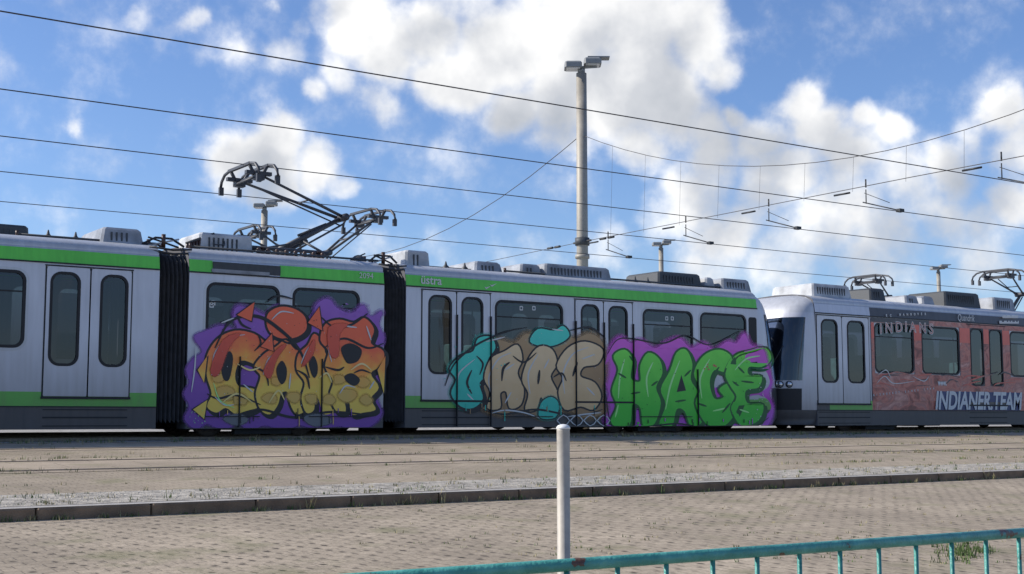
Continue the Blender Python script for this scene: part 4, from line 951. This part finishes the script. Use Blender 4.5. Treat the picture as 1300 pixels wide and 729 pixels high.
# cross span
CS = empty('cross_span', (PX, P1.y, ZR), 'thin span cables with droppers slung across all tracks from the tall mast', 'span cable')
def uc(q, qa, qb, ha, hm): t = (q - qa) / (qb - qa) * 2 - 1; return hm + (ha - hm) * t * t
b = MB(); up = []; Y0 = P1.y; zr0 = ZE - ZR
q = 5.2
pu = []; 
while q <= 32.81: pu.append((((q - 5.2) / 27.6) * (P1.x - PX), q - Y0, zr0 + uc(q, 7.2, 32.8, 9.1, 6.35))); q += 1.15
b.tube(pu, .010, wirem, 5)
b.tube([(P1.x - PX, 0, zr0 + 9.1)] + [((P1.x - PX) + (q_ - 32.8) * .075, q_ - Y0, zr0 + uc(q_, 32.8, 62, 9.1, 6.9)) for q_ in [34 + 2 * k for k in range(15)]], .013, wirem, 5)
b.build('upper_cable', CS)
b = MB(); b.tube([(0, 5.2 - Y0, zr0 + 5.5), (0, 19 - Y0, zr0 + 5.46), (P1.x - PX, 0, zr0 + 5.6), (P1.x - PX + 2, 62 - Y0, zr0 + 5.6)], .010, wirem, 5); b.build('lower_cable', CS)
for q_ in [8 + 1.65 * k for k in range(15)]:
    x_ = ((q_ - 5.2) / 27.6) * (P1.x - PX); b = MB(); b.tube([(x_, q_ - Y0, zr0 + uc(q_, 7.2, 32.8, 9.1, 6.35)), (x_ * .9, q_ - Y0, zr0 + 5.5)], .0045, wirem, 4); b.build('dropper', CS)
for k, qc in enumerate(qs):
    b = MB(); z = HW - ZR; qq = qc - Y0; x_ = ((qc - 5.2) / 27.6) * (P1.x - PX)
    b.tube([(x_, qq + 1.0, zr0 + 5.5), (x_, qq + 1.0, zr0 + 5.15)], .014, blackm, 5); b.tube([(x_, qq + 1.1, zr0 + 5.2), (x_, qq, z + .02)], .016, blackm, 6); b.tube([(x_, qq + 1.05, zr0 + 5.42), (x_, qq + .3, z + .25)], .008, blackm, 5)
    b.box(x_ - .08, x_ + .08, qq - .06, qq + .06, z - .015, z + .06, blackm); b.tube([(x_, qq + 1.5, zr0 + 5.49), (x_, qq + 2.0, zr0 + 5.49)], .025, blackm, 6)
    b.tube([(x_, qq + 1.0, zr0 + 5.55), (x_, qq + 1.0, zr0 + 5.75)], .02, blackm, 5)
    b.build('registration_arm', CS)
b = MB(); x_ = P1.x - PX
for dy in (-1.6, -1.2, 1.2, 1.6): b = MB(); b.tube([(x_, dy, zr0 + 5.58), (x_, dy + .28, zr0 + 5.58)], .04, boxd, 8); b.build('insulator', CS)
b = MB(); b.tube([(x_, 0, zr0 + 5.48), (x_, 0, zr0 + 5.72)], .235, boxd, 24); b.tube([(x_, -.45, zr0 + 5.6), (x_, .45, zr0 + 5.6)], .035, boxd, 8); b.build('clamp', CS)

# ================================================================== CAMERA
cam = bpy.data.cameras.new('camera'); co = bpy.data.objects.new('camera', cam); col.objects.link(co); S.camera = co
co.location = EYE; co.rotation_euler = (math.pi / 2 + TH, 0, -PHI); cam.lens = F / 1300 * 36; cam.sensor_width = 36; cam.clip_end = 6000; cam.clip_start = .05

# ================================================================== SUN AND SKY
SUN_EL = math.radians(35); hd_ = Vector((-.82, .57, 0)).normalized()     # sun stands behind the trams, left of the view
sdir = Vector((hd_.x * math.cos(SUN_EL), hd_.y * math.cos(SUN_EL), math.sin(SUN_EL)))
sl = bpy.data.lights.new('sun', 'SUN'); so = bpy.data.objects.new('sun', sl); col.objects.link(so); sl.energy = 4.6; sl.angle = math.radians(.6); sl.color = (1, .94, .85)
so.rotation_euler = (-sdir).to_track_quat('-Z', 'Y').to_euler()
w = bpy.data.worlds.new('World'); S.world = w; w.use_nodes = True; nt = w.node_tree; N = nt.nodes.new; L = nt.links.new
bg = nt.nodes['Background']
sk = N('ShaderNodeTexSky'); sk.sky_type = 'NISHITA'; sk.sun_disc = False; sk.sun_elevation = SUN_EL; sk.sun_rotation = math.atan2(sdir.x, sdir.y); sk.altitude = 50; sk.air_density = 1.0; sk.dust_density = .6; sk.ozone_density = 3.0
# clouds: a node group giving the density for a direction
G = bpy.data.node_groups.new('cloud_density', 'ShaderNodeTree')
G.interface.new_socket('Dir', in_out='INPUT', socket_type='NodeSocketVector'); G.interface.new_socket('Den', in_out='OUTPUT', socket_type='NodeSocketFloat')
gn = G.nodes.new; gl = G.links.new; gi = gn('NodeGroupInput'); go = gn('NodeGroupOutput')
n1 = gn('ShaderNodeTexNoise'); n1.inputs['Scale'].default_value = 9; n1.inputs['Detail'].default_value = 7; n1.inputs['Roughness'].default_value = .55; gl(gi.outputs[0], n1.inputs['Vector'])
sub = gn('ShaderNodeVectorMath'); sub.operation = 'SUBTRACT'; gl(n1.outputs['Color'], sub.inputs[0]); sub.inputs[1].default_value = (.5, .5, .5)
scl = gn('ShaderNodeVectorMath'); scl.operation = 'SCALE'; gl(sub.outputs[0], scl.inputs[0]); scl.inputs['Scale'].default_value = .075
add = gn('ShaderNodeVectorMath'); add.operation = 'ADD'; gl(gi.outputs[0], add.inputs[0]); gl(scl.outputs[0], add.inputs[1])
blobs = [(400, 20, 34, .55), (450, 25, 60, 1), (500, 60, 60, 1), (545, 40, 60, 1), (575, 95, 60, 1), (640, 60, 85, 1), (720, 40, 95, 1), (800, 40, 95, 1), (880, 40, 70, 1), (915, 70, 45, .9), (700, 130, 70, 1), (640, 150, 50, .9), (770, 120, 75, 1), (840, 120, 70, 1), (890, 150, 45, .8), (700, 180, 50, .8), (800, 185, 50, .8),
 (180, 40, 24, .5), (238, 44, 26, .6), (210, 60, 24, .35), (300, 80, 34, .6), (350, 78, 40, .65), (265, 95, 24, .4), (388, 124, 26, .65), (430, 95, 44, .6), (485, 130, 42, .7), (520, 150, 30, .45), (340, 45, 30, .35), (336, 6, 16, .45), (370, 40, 26, .5),
 (98, 142, 24, .7), (110, 158, 14, .5), (290, 200, 44, .9), (335, 195, 44, 1), (385, 212, 42, .95), (420, 232, 26, .7), (300, 236, 28, .7), (250, 190, 16, .4), (345, 235, 40, .8),
 (1015, 130, 40, 1), (1030, 165, 50, 1), (935, 148, 28, .8), (960, 180, 45, .8), (900, 190, 50, .8), (1090, 155, 34, .9), (1120, 180, 40, .8), (1060, 210, 60, .9), (980, 230, 60, .8), (880, 240, 60, .75), (920, 290, 60, .8), (830, 270, 45, .6), (1130, 240, 60, .7), (1200, 215, 46, .8), (1180, 280, 60, .6), (1270, 145, 36, .9), (1300, 180, 40, .8), (1235, 175, 34, .6), (1290, 250, 44, .8), (1240, 270, 40, .6), (1050, 290, 70, .75), (1000, 330, 60, .7), (1110, 330, 60, .7), (1250, 330, 60, .6), (900, 340, 50, .6), (770, 320, 40, .5),
 (560, 310, 40, .35), (470, 310, 36, .35), (400, 300, 34, .3), (640, 330, 40, .4), (200, 270, 40, .25), (60, 240, 50, .2), (700, 250, 40, .35), (600, 220, 40, .3), (560, 190, 34, .35),
 (1380, 60, 60, .8), (1450, 200, 120, .9), (-80, 60, 60, .7), (-150, 200, 80, .8), (1300, -80, 70, .6), (600, -90, 120, 1), (300, -130, 80, .8), (850, -200, 120, .9)]
prev = None
for (x, y, r, wgt) in blobs:
    d = ray(x, y); dn = gn('ShaderNodeVectorMath'); dn.operation = 'DISTANCE'; gl(add.outputs[0], dn.inputs[0]); dn.inputs[1].default_value = d
    mr = gn('ShaderNodeMapRange'); mr.interpolation_type = 'SMOOTHSTEP'; R_ = r / F * .93; mr.inputs['From Min'].default_value = R_ * 1.45; mr.inputs['From Max'].default_value = R_ * .25; mr.inputs['To Min'].default_value = 0; mr.inputs['To Max'].default_value = wgt; gl(dn.outputs['Value'], mr.inputs['Value'])
    if prev is None: prev = mr.outputs[0]
    else:
        m_ = gn('ShaderNodeMath'); m_.operation = 'SMOOTH_MAX'; m_.inputs[2].default_value = .25; gl(prev, m_.inputs[0]); gl(mr.outputs[0], m_.inputs[1]); prev = m_.outputs[0]
n2 = gn('ShaderNodeTexNoise'); n2.inputs['Scale'].default_value = 22; n2.inputs['Detail'].default_value = 9; n2.inputs['Roughness'].default_value = .6; gl(gi.outputs[0], n2.inputs['Vector'])
ma = gn('ShaderNodeMath'); ma.operation = 'MULTIPLY_ADD'; gl(n2.outputs['Fac'], ma.inputs[0]); ma.inputs[1].default_value = 1.1; ma.inputs[2].default_value = -.55
mb_ = gn('ShaderNodeMath'); mb_.operation = 'ADD'; gl(prev, mb_.inputs[0]); gl(ma.outputs[0], mb_.inputs[1]); gl(mb_.outputs[0], go.inputs[0])
tc = N('ShaderNodeTexCoord')
def grp(vec): g_ = N('ShaderNodeGroup'); g_.node_tree = G; L(vec, g_.inputs[0]); return g_.outputs[0]
D0 = grp(tc.outputs['Generated'])
ofs = N('ShaderNodeVectorMath'); ofs.operation = 'ADD'; L(tc.outputs['Generated'], ofs.inputs[0]); ofs.inputs[1].default_value = tuple((sdir - Fh * sdir.dot(Fh)) .normalized() * .022); 
def shn(vec): n_ = N('ShaderNodeTexNoise'); n_.inputs['Scale'].default_value = 11; n_.inputs['Detail'].default_value = 5; L(vec, n_.inputs['Vector']); return n_.outputs['Fac']
NA = shn(tc.outputs['Generated']); NB = shn(ofs.outputs[0])
gp = None
for (x, y, r) in ((830, 115, 90), (890, 160, 70), (720, 160, 45), (650, 155, 35), (960, 270, 60), (1120, 260, 60), (1200, 320, 60), (340, 235, 40), (1060, 330, 60), (1060, 210, 60), (1240, 240, 60), (980, 200, 40)):
    dn = N('ShaderNodeVectorMath'); dn.operation = 'DISTANCE'; L(tc.outputs['Generated'], dn.inputs[0]); dn.inputs[1].default_value = ray(x, y)
    mr = N('ShaderNodeMapRange'); mr.interpolation_type = 'SMOOTHSTEP'; mr.inputs['From Min'].default_value = r / F * 1.5; mr.inputs['From Max'].default_value = 0; L(dn.outputs['Value'], mr.inputs['Value'])
    if gp is None: gp = mr.outputs[0]
    else: m_ = N('ShaderNodeMath'); m_.operation = 'MAXIMUM'; L(gp, m_.inputs[0]); L(mr.outputs[0], m_.inputs[1]); gp = m_.outputs[0]
cov = N('ShaderNodeMapRange'); cov.interpolation_type = 'SMOOTHSTEP'; cov.inputs['From Min'].default_value = .14; cov.inputs['From Max'].default_value = .92; L(D0, cov.inputs['Value'])
df = N('ShaderNodeMath'); df.operation = 'SUBTRACT'; L(NA, df.inputs[0]); L(NB, df.inputs[1])
thick = N('ShaderNodeMapRange'); thick.inputs['From Min'].default_value = .55; thick.inputs['From Max'].default_value = 1.25; L(D0, thick.inputs['Value'])
# shade: sunward edges bright, thick bases grey
s1 = N('ShaderNodeMath'); s1.operation = 'MULTIPLY_ADD'; L(df.outputs[0], s1.inputs[0]); s1.inputs[1].default_value = 1.5; s1.inputs[2].default_value = .84
s2 = N('ShaderNodeMath'); s2.operation = 'MULTIPLY_ADD'; L(thick.outputs[0], s2.inputs[0]); s2.inputs[1].default_value = -.16; L(s1.outputs[0], s2.inputs[2])
cr = N('ShaderNodeValToRGB'); el = cr.color_ramp.elements; el[0].position = .15; el[0].color = (3.4, 3.75, 4.3, 1); el[1].position = .95; el[1].color = (10.2, 10.1, 9.9, 1); e = el.new(.55); e.color = (5.6, 5.8, 6.2, 1); s3 = N('ShaderNodeMath'); s3.operation = 'MULTIPLY_ADD'; L(gp, s3.inputs[0]); s3.inputs[1].default_value = -.34; L(s2.outputs[0], s3.inputs[2]); L(s3.outputs[0], cr.inputs[0])
mx = N('ShaderNodeMix'); mx.data_type = 'RGBA'; L(cov.outputs[0], mx.inputs['Factor']); sc_ = N('ShaderNodeVectorMath'); sc_.operation = 'MULTIPLY'; L(sk.outputs[0], sc_.inputs[0]); sc_.inputs[1].default_value = (.92, 1.04, 1.30); L(sc_.outputs[0], mx.inputs['A']); L(cr.outputs[0], mx.inputs['B'])
L(mx.outputs['Result'], bg.inputs[0]); bg.inputs[1].default_value = .10
w.cycles.sampling_method = 'MANUAL'; w.cycles.sample_map_resolution = 256
S.cycles.max_bounces = 6; S.cycles.diffuse_bounces = 2; S.cycles.glossy_bounces = 3; S.cycles.transparent_max_bounces = 8
vs = S.view_settings; vs.view_transform = 'Standard'; vs.look = 'None'; vs.exposure = .25; vs.gamma = 1
